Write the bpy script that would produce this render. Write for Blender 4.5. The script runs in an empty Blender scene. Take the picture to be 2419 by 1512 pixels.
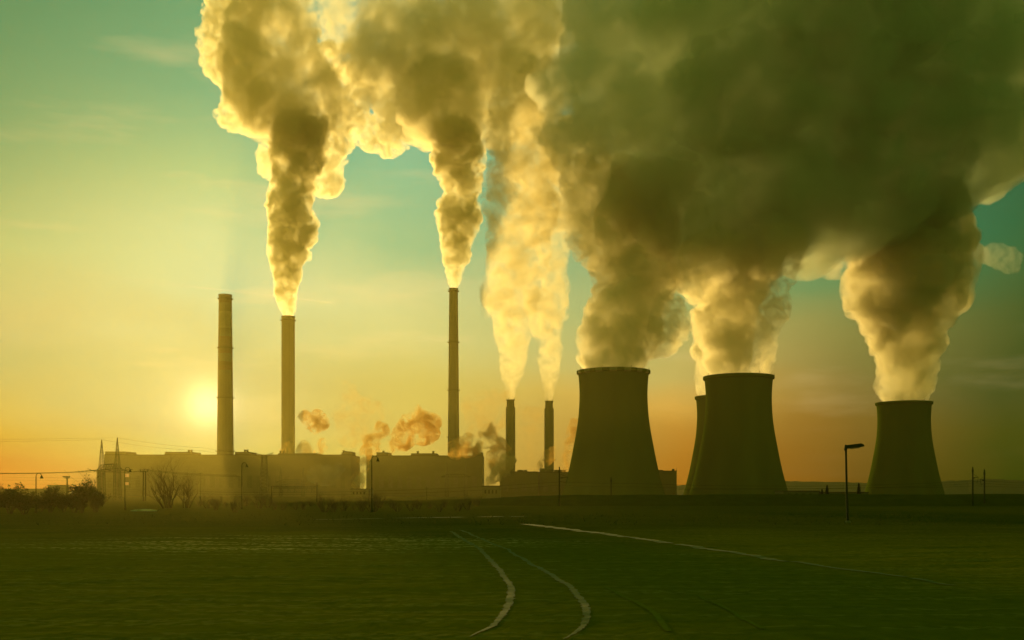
import bpy, bmesh, math, random
import numpy as np
from mathutils import Vector
R = math.radians
SC = bpy.context.scene
COL = SC.collection

# ------------------------------------------------------------------ camera
F = 2500.0; HX = 1209.0; HY = 1165.0; EYE = 3.0
def at(px, py, D):
    """point at distance D (metres) that stands at px, py of a 2418 px wide picture"""
    return Vector(((px - HX) / F * D, D, EYE + (HY - py) / F * D))
def gnd(px, py):
    D = EYE * F / (py - HY)
    return Vector(((px - HX) / F * D, D, 0))
cam = bpy.data.objects.new('camera', bpy.data.cameras.new('camera')); COL.objects.link(cam)
cam.data.sensor_width = 36; cam.data.lens = F / 2418 * 36; cam.data.shift_y = (HY - 756) / 2418
cam.data.clip_start = 0.1; cam.data.clip_end = 60000
cam.location = (0, 0, EYE); cam.rotation_euler = (R(90), 0, 0)
SC.camera = cam

# ------------------------------------------------------------------ exposure, sampling
vs = SC.view_settings
vs.view_transform = 'Standard'; vs.look = 'None'; vs.exposure = 0.0; vs.gamma = 1.0; vs.use_curve_mapping = False
cy = SC.cycles
cy.volume_bounces = 5; cy.max_bounces = 6; cy.diffuse_bounces = 2; cy.transparent_max_bounces = 96
cy.use_denoising = True; cy.volume_step_rate = 1.0; cy.volume_max_steps = 256
cy.sample_clamp_indirect = 6.0

# ------------------------------------------------------------------ sky
def lin(c):
    o = []
    for v in c:
        v /= 255.0
        o.append(v / 12.92 if v <= 0.04045 else ((v + 0.055) / 1.055) ** 2.4)
    return o
SUN = Vector(((489 - HX) / F, 1, (HY - 955) / F)).normalized()
BACK = (.125, .215, .035); ZENITH = (.09, .15, .02)
SUN_E = 4.2; SUN_C = (1, .65, .205)
HAZE_D = 1.6e-4; HAZE_C = (.36, .315, .08); HAZE_G = .74; HAZE_Y = 2100; HAZE_TOP = 620
def through_air(c, px, py):
    """colour the sky needs behind the hazy air so that it is seen as c"""
    d = Vector(((px-HX)/F, 1, (HY-py)/F)); n = d.normalized()
    s = min(HAZE_Y*d.length, (HAZE_TOP-EYE)/max(1e-4, n.z)); T = math.exp(-HAZE_D*s)
    co = n.dot(SUN); g = HAZE_G; ph = (1-g*g)/(4*math.pi*(1+g*g-2*g*co)**1.5)
    return [max(.0, (v-SUN_E*SUN_C[i]*HAZE_C[i]*ph*(1-T)*.9-.10*(1-T)*HAZE_C[i])/T) for i, v in enumerate(c)]
SKYCOLS = [
 (0, [(0,(108,148,92)),(200,(128,163,100)),(400,(175,183,108)),(600,(212,206,118)),(750,(226,202,112)),(830,(216,196,105)),(930,(236,196,80)),(1000,(234,182,56)),(1080,(234,158,32)),(1165,(233,142,24))]),
 (485, [(0,(128,165,108)),(200,(148,180,120)),(400,(200,210,130)),(550,(232,228,146)),(700,(238,230,148)),(830,(238,216,120)),(955,(228,205,105)),(1060,(235,208,92)),(1165,(232,190,66))]),
 (950, [(0,(120,172,145)),(400,(160,194,138)),(560,(180,200,132)),(660,(226,218,138)),(800,(234,218,126)),(950,(234,205,95)),(1165,(232,192,75))]),
 (1600, [(0,(90,135,95)),(500,(140,168,115)),(700,(170,175,100)),(880,(202,178,92)),(950,(218,168,68)),(1010,(198,145,52)),(1080,(185,128,38)),(1165,(178,118,30))]),
 (2000, [(0,(60,105,68)),(600,(88,135,90)),(700,(108,140,82)),(800,(142,135,66)),(900,(146,124,58)),(1000,(138,108,40)),(1165,(118,86,22))]),
 (2418, [(0,(40,85,45)),(450,(52,105,62)),(600,(64,104,55)),(750,(80,92,38)),(900,(84,84,32)),(1000,(82,80,22)),(1165,(70,70,14))]),
]
def make_world():
    w = bpy.data.worlds.new('World'); SC.world = w; w.use_nodes = True
    nt = w.node_tree; nt.nodes.clear(); N = nt.nodes.new; L = nt.links.new
    out = N('ShaderNodeOutputWorld'); bg = N('ShaderNodeBackground'); L(bg.outputs[0], out.inputs[0])
    tc = N('ShaderNodeTexCoord'); sep = N('ShaderNodeSeparateXYZ'); L(tc.outputs['Generated'], sep.inputs[0])
    def M(op, a, b=None, clamp=False):
        n = N('ShaderNodeMath'); n.operation = op; n.use_clamp = clamp
        for i, v in enumerate((a, b)):
            if v is None: continue
            if isinstance(v, (int, float)): n.inputs[i].default_value = v
            else: L(v, n.inputs[i])
        return n.outputs[0]
    def noise(scale, detail, sx, sy, sz, off=0):
        mp = N('ShaderNodeMapping'); mp.inputs['Scale'].default_value = (sx, sy, sz); mp.inputs['Location'].default_value = (off, off, off)
        L(tc.outputs['Generated'], mp.inputs[0])
        nz = N('ShaderNodeTexNoise'); nz.inputs['Scale'].default_value = scale; nz.inputs['Detail'].default_value = detail
        L(mp.outputs[0], nz.inputs['Vector']); return nz.outputs[0]
    def maprange(v, a, b, c=0.0, d=1.0, kind='SMOOTHSTEP'):
        mr = N('ShaderNodeMapRange'); mr.interpolation_type = kind; L(v, mr.inputs[0])
        for i, q in enumerate((a, b, c, d)): mr.inputs[i + 1].default_value = q
        return mr.outputs[0]
    def mixto(cur, fac, col, blend='MIX'):
        mx = N('ShaderNodeMix'); mx.data_type = 'RGBA'; mx.blend_type = blend; L(fac, mx.inputs[0]); L(cur, mx.inputs[6])
        if isinstance(col, tuple): mx.inputs[7].default_value = (*col, 1)
        else: L(col, mx.inputs[7])
        return mx.outputs[2]
    wob = M('MULTIPLY', M('SUBTRACT', noise(3.0, 3, 1, 1, 2.6), .5), R(7))     # uneven edges of the thin high cloud
    az0 = M('ARCTAN2', sep.outputs[0], sep.outputs[1]); el0 = M('ARCSINE', sep.outputs[2])
    el = M('ADD', el0, M('MULTIPLY', wob, maprange(el0, R(.5), R(5))))
    az = M('ADD', az0, M('MULTIPLY', wob, 1.2))
    LO, HI = R(-4), R(40)
    t = M('DIVIDE', M('SUBTRACT', el, LO), HI - LO)
    cur = None
    for px, stops in SKYCOLS:
        n = N('ShaderNodeValToRGB'); cr = n.color_ramp; a = math.atan((px - HX) / F)
        pts = sorted(((math.atan((HY - y) / F * math.cos(a)) - LO) / (HI - LO), through_air(lin(c), px, y)) for y, c in stops)
        while len(cr.elements) < len(pts): cr.elements.new(.5)
        for e, (p, c) in zip(cr.elements, pts):
            e.position = min(1, max(0, p)); e.color = (*c, 1)
        L(t, n.inputs[0])
        cur = n.outputs[0] if cur is None else mixto(cur, maprange(az, pa, a, kind='LINEAR'), n.outputs[0])
        pa = a
    # thin streaks of cloud
    st = maprange(noise(5.0, 6, 1, 1, 5.0, 3.1), .52, .75)
    cur = mixto(cur, M('MULTIPLY', st, maprange(el0, R(2), R(8), .05, .26)), (1.0, .78, .36))
    cur = mixto(cur, maprange(M('ABSOLUTE', az0), R(30), R(80)), BACK)
    cur = mixto(cur, maprange(el0, R(30), R(70)), ZENITH)
    # the glare round the sun
    dp = N('ShaderNodeVectorMath'); dp.operation = 'DOT_PRODUCT'; L(tc.outputs['Generated'], dp.inputs[0]); dp.inputs[1].default_value = SUN
    th = M('ARCCOSINE', M('MINIMUM', dp.outputs['Value'], 1.0))
    g = M('EXPONENT', M('MULTIPLY', M('POWER', M('DIVIDE', th, R(.98)), 2.0), -1.0))
    g2 = M('EXPONENT', M('MULTIPLY', M('DIVIDE', th, R(1.9)), -1.0))
    cur = mixto(cur, M('MULTIPLY', g2, .5, True), (1.25, 1.15, .5))
    cur = mixto(cur, M('MULTIPLY', g, 1.0, True), (1.35, 1.25, .62))
    L(cur, bg.inputs[0]); bg.inputs[1].default_value = 1.0
make_world()

# ------------------------------------------------------------------ sun
sun = bpy.data.objects.new('sun', bpy.data.lights.new('sun', 'SUN')); COL.objects.link(sun)
sun.data.energy = SUN_E; sun.data.angle = R(.5); sun.data.color = SUN_C
sun.rotation_euler = SUN.to_track_quat('Z', 'Y').to_euler()

# ------------------------------------------------------------------ helpers
def props(o, label=None, cat=None, group=None, kind=None):
    for k, v in (('label', label), ('category', cat), ('group', group), ('kind', kind)):
        if v: o[k] = v
    return o
def thing(name, loc, label, cat, group=None):
    o = bpy.data.objects.new(name, None); COL.objects.link(o); o.location = loc; o.empty_display_size = .5
    return props(o, label, cat, group)
def origin_of(o):
    v = Vector((0, 0, 0))
    while o is not None: v += o.location; o = o.parent
    return v
class MB:
    """collects shapes in world coordinates; build() makes ONE mesh object of them"""
    def __init__(s): s.v = []; s.f = []; s.mi = []
    def add(s, vs, fs, mi=0):
        b = len(s.v); s.v += [tuple(v) for v in vs]; s.f += [tuple(i + b for i in f) for f in fs]; s.mi += [mi] * len(fs); return s
    def box(s, x0, x1, y0, y1, z0, z1, mi=0):
        return s.add([(x, y, z) for x in (x0, x1) for y in (y0, y1) for z in (z0, z1)],
                     [(0,1,3,2),(4,6,7,5),(0,4,5,1),(2,3,7,6),(0,2,6,4),(1,5,7,3)], mi)
    def tube(s, pts, rad, n=8, cap=True, mi=0):
        pts = [Vector(p) for p in pts]; m = len(pts)
        if isinstance(rad, (int, float)): rad = [rad] * m
        vs = []; ref = None
        for i, p in enumerate(pts):
            d = (pts[min(i + 1, m - 1)] - pts[max(i - 1, 0)]).normalized()
            if ref is None: ref = Vector((0, 1, 0)) if abs(d.y) < .9 else Vector((1, 0, 0))
            u = d.cross(ref).normalized(); w = d.cross(u).normalized(); ref = -w if False else ref
            for k in range(n):
                a = 2 * math.pi * (k + .5) / n; vs.append(p + (u * math.cos(a) + w * math.sin(a)) * rad[i])
        fs = [(i*n+k, i*n+(k+1)%n, (i+1)*n+(k+1)%n, (i+1)*n+k) for i in range(m-1) for k in range(n)]
        if cap: fs += [tuple(range(n-1, -1, -1)), tuple((m-1)*n + k for k in range(n))]
        return s.add(vs, fs, mi)
    def lathe(s, c, prof, n=48, close=False, mi=None):
        c = Vector(c); m = len(prof)
        vs = [c + Vector((r*math.cos(2*math.pi*k/n), r*math.sin(2*math.pi*k/n), z)) for r, z in prof for k in range(n)]
        for i in range(m if close else m-1):
            j = (i+1) % m
            s.add(vs if i == 0 else [], [], 0)
            b = len(s.v) - (m*n)
            for k in range(n):
                s.f.append((b+i*n+k, b+i*n+(k+1)%n, b+j*n+(k+1)%n, b+j*n+k)); s.mi.append(mi(k) if mi else 0)
        return s
    def build(s, name, mat, parent=None, loc=None, smooth=False):
        o0 = origin_of(parent) if parent else (Vector(loc) if loc is not None else Vector((0, 0, 0)))
        me = bpy.data.meshes.new(name); me.from_pydata([(v[0]-o0.x, v[1]-o0.y, v[2]-o0.z) for v in s.v], [], s.f)
        mats = mat if isinstance(mat, (list, tuple)) else [mat]
        for m in mats: me.materials.append(m)
        if len(mats) > 1: me.polygons.foreach_set('material_index', s.mi)
        if smooth: me.polygons.foreach_set('use_smooth', [True]*len(me.polygons))
        o = bpy.data.objects.new(name, me); COL.objects.link(o)
        if parent: o.parent = parent
        else: o.location = o0
        return o
def copy_tree(o, parent=None):
    c = o.copy(); COL.objects.link(c)
    if parent: c.parent = parent
    for ch in list(o.children): copy_tree(ch, c)
    return c

# ------------------------------------------------------------------ materials
def mat(name, a, b=None, scale=.3, rough=.9, bump=0.0, stretch=(1, 1, 1), spec=.15, detail=6):
    m = bpy.data.materials.new(name); m.use_nodes = True; nt = m.node_tree; N = nt.nodes.new; L = nt.links.new
    p = nt.nodes['Principled BSDF']; p.inputs['Roughness'].default_value = rough; p.inputs['Specular IOR Level'].default_value = spec
    tc = N('ShaderNodeTexCoord'); mp = N('ShaderNodeMapping'); mp.inputs['Scale'].default_value = stretch; L(tc.outputs['Object'], mp.inputs[0])
    nz = N('ShaderNodeTexNoise'); nz.inputs['Scale'].default_value = scale; nz.inputs['Detail'].default_value = detail; L(mp.outputs[0], nz.inputs['Vector'])
    cr = N('ShaderNodeValToRGB'); b = b or tuple(x*.7 for x in a)
    cr.color_ramp.elements[0].position = .3; cr.color_ramp.elements[0].color = (*b, 1)
    cr.color_ramp.elements[1].position = .7; cr.color_ramp.elements[1].color = (*a, 1)
    L(nz.outputs[0], cr.inputs[0]); L(cr.outputs[0], p.inputs['Base Color'])
    if bump:
        bp = N('ShaderNodeBump'); bp.inputs['Strength'].default_value = bump; bp.inputs['Distance'].default_value = .1
        L(nz.outputs[0], bp.inputs['Height']); L(bp.outputs[0], p.inputs['Normal'])
    return m
M_conc = mat('weathered_concrete', (.26,.24,.10), (.19,.18,.07), .05, stretch=(1,1,.25))
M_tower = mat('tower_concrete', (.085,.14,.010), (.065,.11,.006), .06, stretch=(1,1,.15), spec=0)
M_rimlight = mat('rim_paint_pale', (.36,.33,.12))
M_band = mat('red_band_paint', (.25,.17,.06), (.20,.15,.05), .1)
M_pale = mat('pale_band_paint', (.34,.32,.14), (.28,.27,.11), .1)
M_steel = mat('galvanised_steel', (.10,.12,.03), (.07,.08,.02), 2, rough=.8, spec=.03)
M_dark = mat('dark_painted_steel', (.045,.06,.006), (.03,.04,.005), 2, rough=.8, spec=.03)
M_clad = mat('cladding', (.24,.22,.08), (.18,.17,.06), .02, stretch=(1,1,3))
M_clad2 = mat('cladding_grey', (.20,.20,.06), (.15,.15,.045), .03, stretch=(1,1,2))
M_glass = mat('dusty_glass', (.20,.19,.065), (.16,.15,.05), .4, rough=.6)
M_roof = mat('roof_felt', (.10,.10,.03))
M_bark = mat('bark', (.09,.075,.015), (.06,.05,.01), 3)
M_leaf = mat('dry_leaves', (.09,.085,.012), (.05,.065,.008), .8)
M_ever = mat('evergreen', (.05,.07,.008), (.03,.045,.004), 1.2)
M_snow = mat('dirty_snow', (.60,.56,.34), (.34,.34,.16), 1.5, bump=.3)
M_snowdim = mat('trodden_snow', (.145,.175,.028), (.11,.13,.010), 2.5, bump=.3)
M_rut = mat('pressed_rut', (.165,.18,.014), (.13,.145,.006), 3, spec=0)
M_hill = mat('hill_grass', (.09,.11,.02), (.06,.08,.015), .004)
def glow_window():
    m = bpy.data.materials.new('lit_window'); m.use_nodes = True; nt = m.node_tree
    p = nt.nodes['Principled BSDF']; p.inputs['Base Color'].default_value = (.5,.3,.1,1)
    w = nt.nodes.new('ShaderNodeTexWave'); w.inputs['Scale'].default_value = .8; w.bands_direction = 'X'
    mr = nt.nodes.new('ShaderNodeMapRange'); mr.inputs[3].default_value = .12; mr.inputs[4].default_value = .4
    nt.links.new(w.outputs[1], mr.inputs[0]); nt.links.new(mr.outputs[0], p.inputs['Emission Strength'])
    p.inputs['Emission Color'].default_value = (1,.52,.12,1); return m
M_lit = glow_window()
def smoke_mat(name, density, col=(.99,.965,.76), g=.6, surf=.03, noise=None):
    m = bpy.data.materials.new(name); m.use_nodes = True; nt = m.node_tree; nt.nodes.clear(); N = nt.nodes.new; L = nt.links.new
    out = N('ShaderNodeOutputMaterial')
    v = N('ShaderNodeVolumePrincipled'); v.inputs['Color'].default_value = (*col, 1)
    v.inputs['Density'].default_value = density; v.inputs['Anisotropy'].default_value = g
    L(v.outputs[0], out.inputs['Volume'])
    if surf:
        t = N('ShaderNodeBsdfTransparent'); d = N('ShaderNodeBsdfTranslucent'); d.inputs[0].default_value = (*col, 1)
        mx = N('ShaderNodeMixShader'); mx.inputs[0].default_value = surf
        L(t.outputs[0], mx.inputs[1]); L(d.outputs[0], mx.inputs[2]); L(mx.outputs[0], out.inputs['Surface'])
    if noise:
        sc, lo, hi, rate, *flr = noise
        tc = N('ShaderNodeTexCoord'); nz = N('ShaderNodeTexNoise'); nz.inputs['Scale'].default_value = 1/sc; nz.inputs['Detail'].default_value = 3
        nz.inputs['Distortion'].default_value = 1.0
        L(tc.outputs['Object'], nz.inputs['Vector'])
        mr = N('ShaderNodeMapRange'); L(nz.outputs[0], mr.inputs[0]); mr.inputs[1].default_value = lo; mr.inputs[2].default_value = hi
        mr.inputs[3].default_value = density*(flr[0] if flr else 0); mr.inputs[4].default_value = density
        L(mr.outputs[0], v.inputs['Density']); m.cycles.volume_step_rate = rate*1.35
    return m

# ------------------------------------------------------------------ ground
def vnoise(x, y, seed):
    xi = np.floor(x).astype(np.int64); yi = np.floor(y).astype(np.int64); fx = x-xi; fy = y-yi
    fx = fx*fx*(3-2*fx); fy = fy*fy*(3-2*fy)
    def h(i, j):
        v = (i*374761393 + j*668265263 + seed*974711) & 0xFFFFFFFF
        v = ((v ^ (v >> 13))*1274126177) & 0xFFFFFFFF
        return ((v ^ (v >> 16)) & 65535)/65535.0
    return (h(xi,yi)*(1-fx)+h(xi+1,yi)*fx)*(1-fy)+(h(xi,yi+1)*(1-fx)+h(xi+1,yi+1)*fx)*fy
def relief(x, y):
    near = np.clip((95-np.abs(y-10))/25, 0, 1)*np.clip((75-np.abs(x))/15, 0, 1)
    z = (vnoise(x*.9, y*.9, 1)-.5)*.05+(vnoise(x*.45, y*.45, 2)-.5)*.06
    u = x*.94+y*.34
    z += (vnoise(u*.05, (y*.94-x*.34)*.9, 3)-.5)*.05
    return z*near
def make_ground():
    g = [70*1.25**k for k in range(1, 15)]+[2000]
    xs = np.array([-v for v in g[::-1]]+list(np.arange(-70, 70.01, .4))+g)
    ys = np.array([-50, -20, 0, 8]+list(np.arange(14, 60, .3))+list(np.arange(60, 110, .6))+[110*1.2**k for k in range(0, 16)]+[2000])
    X, Y = np.meshgrid(xs, ys, indexing='ij'); Z = relief(X, Y)
    n, m = X.shape; V = np.stack([X, Y, Z], 2).reshape(-1, 3)
    I = np.arange(n*m).reshape(n, m)
    Q = np.stack([I[:-1,:-1], I[1:,:-1], I[1:,1:], I[:-1,1:]], 2).reshape(-1, 4)
    me = bpy.data.meshes.new('field'); me.from_pydata(V.tolist(), [], Q.tolist())
    me.polygons.foreach_set('use_smooth', [True]*len(me.polygons))
    o = bpy.data.objects.new('ground', me); COL.objects.link(o); o['kind'] = 'structure'
    mt = bpy.data.materials.new('ploughed_soil'); mt.use_nodes = True; nt = mt.node_tree; N = nt.nodes.new; L = nt.links.new
    p = nt.nodes['Principled BSDF']; p.inputs['Roughness'].default_value = 1; p.inputs['Specular IOR Level'].default_value = 0
    tc = N('ShaderNodeTexCoord')
    def nz(sc, det, st=(1,1,1), rot=0):
        mp = N('ShaderNodeMapping'); mp.inputs['Scale'].default_value = st; mp.inputs['Rotation'].default_value = (0,0,rot); L(tc.outputs['Object'], mp.inputs[0])
        q = N('ShaderNodeTexNoise'); q.inputs['Scale'].default_value = sc; q.inputs['Detail'].default_value = det; L(mp.outputs[0], q.inputs['Vector']); return q.outputs[0]
    def mr(v, a, b, c=0., d=1.):
        q = N('ShaderNodeMapRange'); q.interpolation_type = 'SMOOTHSTEP'; L(v, q.inputs[0])
        for i, t in enumerate((a,b,c,d)): q.inputs[i+1].default_value = t
        return q.outputs[0]
    def mul(a, b):
        q = N('ShaderNodeMath'); q.operation = 'MULTIPLY'; L(a, q.inputs[0])
        if isinstance(b, float): q.inputs[1].default_value = b
        else: L(b, q.inputs[1])
        return q.outputs[0]
    cr = N('ShaderNodeValToRGB'); L(nz(1.5, 8), cr.inputs[0])
    cr.color_ramp.elements[0].position = .3; cr.color_ramp.elements[0].color = (.108,.112,.003,1)
    cr.color_ramp.elements[1].position = .75; cr.color_ramp.elements[1].color = (.165,.160,.004,1)
    # crumbs of snow along the furrows; one spot imitates golden sun glints by colour
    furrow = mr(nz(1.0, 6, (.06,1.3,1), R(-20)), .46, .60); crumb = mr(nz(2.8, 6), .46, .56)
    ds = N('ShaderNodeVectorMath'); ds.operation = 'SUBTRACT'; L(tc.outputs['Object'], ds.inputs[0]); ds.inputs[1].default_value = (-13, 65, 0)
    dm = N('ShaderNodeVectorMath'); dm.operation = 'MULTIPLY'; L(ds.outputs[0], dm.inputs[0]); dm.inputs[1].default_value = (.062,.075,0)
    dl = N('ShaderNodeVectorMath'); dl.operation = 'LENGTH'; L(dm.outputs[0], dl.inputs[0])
    glint_patch = mr(dl.outputs['Value'], 1.25, .2, .10, 1.)
    snow = mul(mul(mul(furrow, crumb), glint_patch), .8)
    # beyond the field lies rough dark scrub ground
    sy = N('ShaderNodeSeparateXYZ'); L(tc.outputs['Object'], sy.inputs[0])
    sc = N('ShaderNodeMix'); sc.data_type = 'RGBA'; wv = N('ShaderNodeMath'); wv.operation = 'MULTIPLY_ADD'; L(nz(.09, 3), wv.inputs[0]); wv.inputs[1].default_value = 60.; L(sy.outputs[1], wv.inputs[2])
    L(mr(wv.outputs[0], 75., 138.), sc.inputs[0]); L(cr.outputs[0], sc.inputs[6]); sc.inputs[7].default_value = (.062,.072,.002,1)
    mx = N('ShaderNodeMix'); mx.data_type = 'RGBA'; L(snow, mx.inputs[0]); L(sc.outputs[2], mx.inputs[6]); mx.inputs[7].default_value = (.78,.60,.26,1)  # snow crumbs in a golden tint, the sun's glint painted into their colour
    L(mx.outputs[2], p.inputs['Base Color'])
    bp = N('ShaderNodeBump'); bp.inputs['Strength'].default_value = .8; bp.inputs['Distance'].default_value = .09
    L(nz(3.5, 8), bp.inputs['Height']); L(bp.outputs[0], p.inputs['Normal'])
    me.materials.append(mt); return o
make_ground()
def ribbon(name, pts, widths, m, seed=0, breaks=0.0, lift=.02):
    """a strip of snow lying in a rut, on the relief of the ground; torn edges"""
    rng = random.Random(seed); P = [gnd(*p) for p in pts]; n = 160
    widths = [q*(.5 if name == 'snow_track' else .7) for q in widths]; T = np.linspace(0, 1, len(P)); tt = np.linspace(0, 1, n*3)
    x = np.interp(tt, T, [p.x for p in P]); y = np.interp(tt, T, [p.y for p in P]); w = np.interp(tt, T, widths)
    for _ in range(60):
        x[1:-1] = (x[:-2]+2*x[1:-1]+x[2:])/4; y[1:-1] = (y[:-2]+2*y[1:-1]+y[2:])/4
    mb = MB(); prev = None; off = rng.random()*50
    for i in range(len(tt)):
        d = Vector((x[min(i+1,len(tt)-1)]-x[max(i-1,0)], y[min(i+1,len(tt)-1)]-y[max(i-1,0)], 0)).normalized(); nrm = Vector((-d.y, d.x, 0))
        gap = breaks and vnoise(np.array([i*.045+off]), np.array([seed+.5]), 5)[0] < breaks
        row = []
        for sd in (-1, -.33, .33, 1):
            ww = w[i]*.5*sd*(1+(float(vnoise(np.array([i*.35+sd*7]), np.array([seed*3.1]), 2)[0])-.5)*.9*(abs(sd) == 1))
            q = Vector((x[i], y[i], 0))+nrm*ww; q.z = float(relief(np.array([q.x]), np.array([q.y]))[0])+lift; row.append(q)
        if gap: prev = None; continue
        b = len(mb.v); mb.v += [tuple(q) for q in row]
        if prev is not None:
            for k in range(3): mb.f.append((prev+k, prev+k+1, b+k+1, b+k)); mb.mi.append(0)
        prev = b
    o = mb.build(name, m, smooth=True); o['kind'] = 'structure'; return o
ribbon('snow_track', [(1065,1255),(1090,1272),(1130,1295),(1160,1325),(1190,1360),(1207,1390),(1205,1420),(1190,1450),(1165,1480),(1110,1508)], [.5,.5,.55,.5,.45,.45,.42,.36,.25,.06], M_snowdim, 1)
ribbon('snow_track', [(1088,1252),(1130,1270),(1200,1300),(1260,1335),(1310,1362),(1350,1390),(1380,1425),(1387,1455),(1372,1485),(1330,1512)], [.5,.5,.5,.45,.45,.45,.42,.36,.25,.06], M_snowdim, 2)
ribbon('snow_track', [(1430,1388),(1500,1420),(1550,1455),(1580,1495)], [.25,.3,.35,.3], M_rut, 3)
ribbon('snow_track', [(1650,1408),(1740,1452),(1800,1490)], [.2,.25,.2], M_rut, 4)
ribbon('path', [(1240,1238),(1330,1249),(1430,1262),(1560,1280),(1700,1300),(1850,1325),(2000,1347),(2150,1366),(2260,1381)], [1.6,1.6,1.3,1.0,.8,.6,.5,.4,.3], M_snowdim, 5, .22)
ribbon('path', [(718,1228),(850,1226),(1000,1223),(1130,1221),(1240,1220)], [2.4,2.8,3,2.6,2], M_snowdim, 6, .3)

# the railway embankment between field and plant
def embankment():
    mb = MB(); n = 220; vs = []; xs = np.linspace(-420, 420, n)
    for x in xs:
        px = HX+x/262*F; top = np.interp(px, [-600,100,420,560,900,1150,1250,1600,2000,2418,3600], [1190,1192,1196,1188,1184,1178,1170,1168,1167,1168,1168])
        h = EYE+(HY-top)/F*262; h *= .92+.16*float(vnoise(np.array([x*.12]), np.array([3.3]), 4)[0]); w = 1+.5*float(vnoise(np.array([x*.5]), np.array([1.3]), 6)[0])
        vs += [(x, 262-h*2.2-2.5*w, -.1), (x, 262-h*1.1*w, h*.55), (x, 262, h), (x, 267, h), (x, 277, -.1)]
    fs = [(i*5+k, i*5+5+k, i*5+6+k, i*5+1+k) for i in range(n-1) for k in range(4)]
    mb.add(vs, fs); o = mb.build('embankment', mat('embankment_turf', (.065,.078,.003), (.05,.06,.002), .35, bump=.5, spec=0), smooth=True); o['kind'] = 'structure'
embankment()
# hills on the horizon
def ridge(pts, D, seed):
    rng = random.Random(seed); mb = MB(); top = []
    xs = np.linspace(pts[0][0], pts[-1][0], 160); ys = np.interp(xs, [p[0] for p in pts], [p[1] for p in pts])
    n = len(xs); vs = []
    for i, (x, y) in enumerate(zip(xs, ys)):
        t = at(x, y+rng.uniform(-1, 1), D)
        vs += [(t.x*.93, D*.93, -1), (t.x, D, t.z), (t.x*1.09, D*1.09, -1)]
    fs = []
    for i in range(n-1):
        a = i*3; fs += [(a, a+3, a+4, a+1), (a+1, a+4, a+5, a+2)]
    mb.add(vs, fs); o = mb.build('hill', M_hill); o['kind'] = 'structure'
ridge([(-700,1160),(-100,1158),(200,1160),(500,1163)], 1750, 1)
ridge([(1150,1160),(1450,1152),(1700,1142),(1850,1136),(1960,1138),(2100,1142),(2230,1136),(2330,1131),(2420,1135),(2700,1130),(3300,1150)], 1700, 2)

# ------------------------------------------------------------------ chimneys
def chimney(px, top, rt, rb, D, rings, label, bands=(), group='tall chimneys of the power station'):
    b = at(px, HY, D); b.z = 0; H = at(px, top, D).z
    t = thing('factory_chimney', b, label, 'chimney', group)
    zs = np.linspace(0, H, 25); wall = [(rb+(rt-rb)*(z/H), z) for z in zs]
    prof = wall+[(rt-.7, H), (rt-.7, H-12)]
    mb = MB(); n = 40; mb.lathe(b, prof, n)
    zc = {}
    mb.mi = [0]*len(mb.mi)
    if bands:
        for fi in range(len(mb.f)):
            z = sum(mb.v[q][2] for q in mb.f[fi])/4
            py = HY-(z-EYE)/D*F
            for y0, y1, k in bands:
                if y0 <= py <= y1: mb.mi[fi] = k
    mb.build('shaft', [M_conc, M_band, M_pale], t, smooth=True)
    for y in rings:
        z = at(px, y, D).z; r = rb+(rt-rb)*(z/H)
        g = MB(); g.lathe(b, [(r+.02, z-.25), (r+1.3, z-.25), (r+1.3, z), (r+.02, z)], n)
        p = g.build('gallery', M_steel, t)
        rl = MB()
        rl.lathe(b, [(r+1.25, z+1.05), (r+1.32, z+1.05), (r+1.32, z+1.15), (r+1.25, z+1.15)], n, True)
        for k in range(20):
            a = 2*math.pi*k/20; q = b+Vector((math.cos(a)*(r+1.28), math.sin(a)*(r+1.28), z)); rl.tube([q, q+Vector((0,0,1.1))], .05, 4)
        rl.build('railing', M_steel, p)
    # rim lip and ladder
    lp = MB(); lp.lathe(b, [(rt+.02, H-1.2), (rt+.35, H-1.0), (rt+.35, H+.15), (rt-.72, H+.15)], n); lp.build('lip', M_conc, t)
    ld = MB()
    for s in (-.3, .3):
        ld.tube([b+Vector((rb*math.cos(-1.2)+s, rb*math.sin(-1.2)-.5, 2)), b+Vector((rt*math.cos(-1.2)+s, rt*math.sin(-1.2)-.5, H))], .06, 4)
    for k in range(60):
        f = (k+1)/61; r = rb+(rt-rb)*f; q = b+Vector((r*math.cos(-1.2), r*math.sin(-1.2)-.5, 2+(H-2)*f)); ld.tube([q-Vector((.3,0,0)), q+Vector((.3,0,0))], .04, 4)
    ld.build('ladder', M_steel, t)
    return t
A_BANDS = ((697,720,1),(745,768,2),(805,828,1),(832,845,2),(855,880,1))
chimney(532, 697, 6.3, 8.6, 1050, [706, 822, 940, 1066], 'leftmost chimney, tapered and smokeless, covering the edge of the sun', A_BANDS)
chimney(680.5, 748, 6.8, 7.0, 1100, [757], 'thick straight chimney right of the sun with a tall white plume')
chimney(1071, 682, 4.3, 6.2, 1050, [688, 809, 922, 1033], 'slender tapered chimney in the middle, highest of all, with three galleries')
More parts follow.
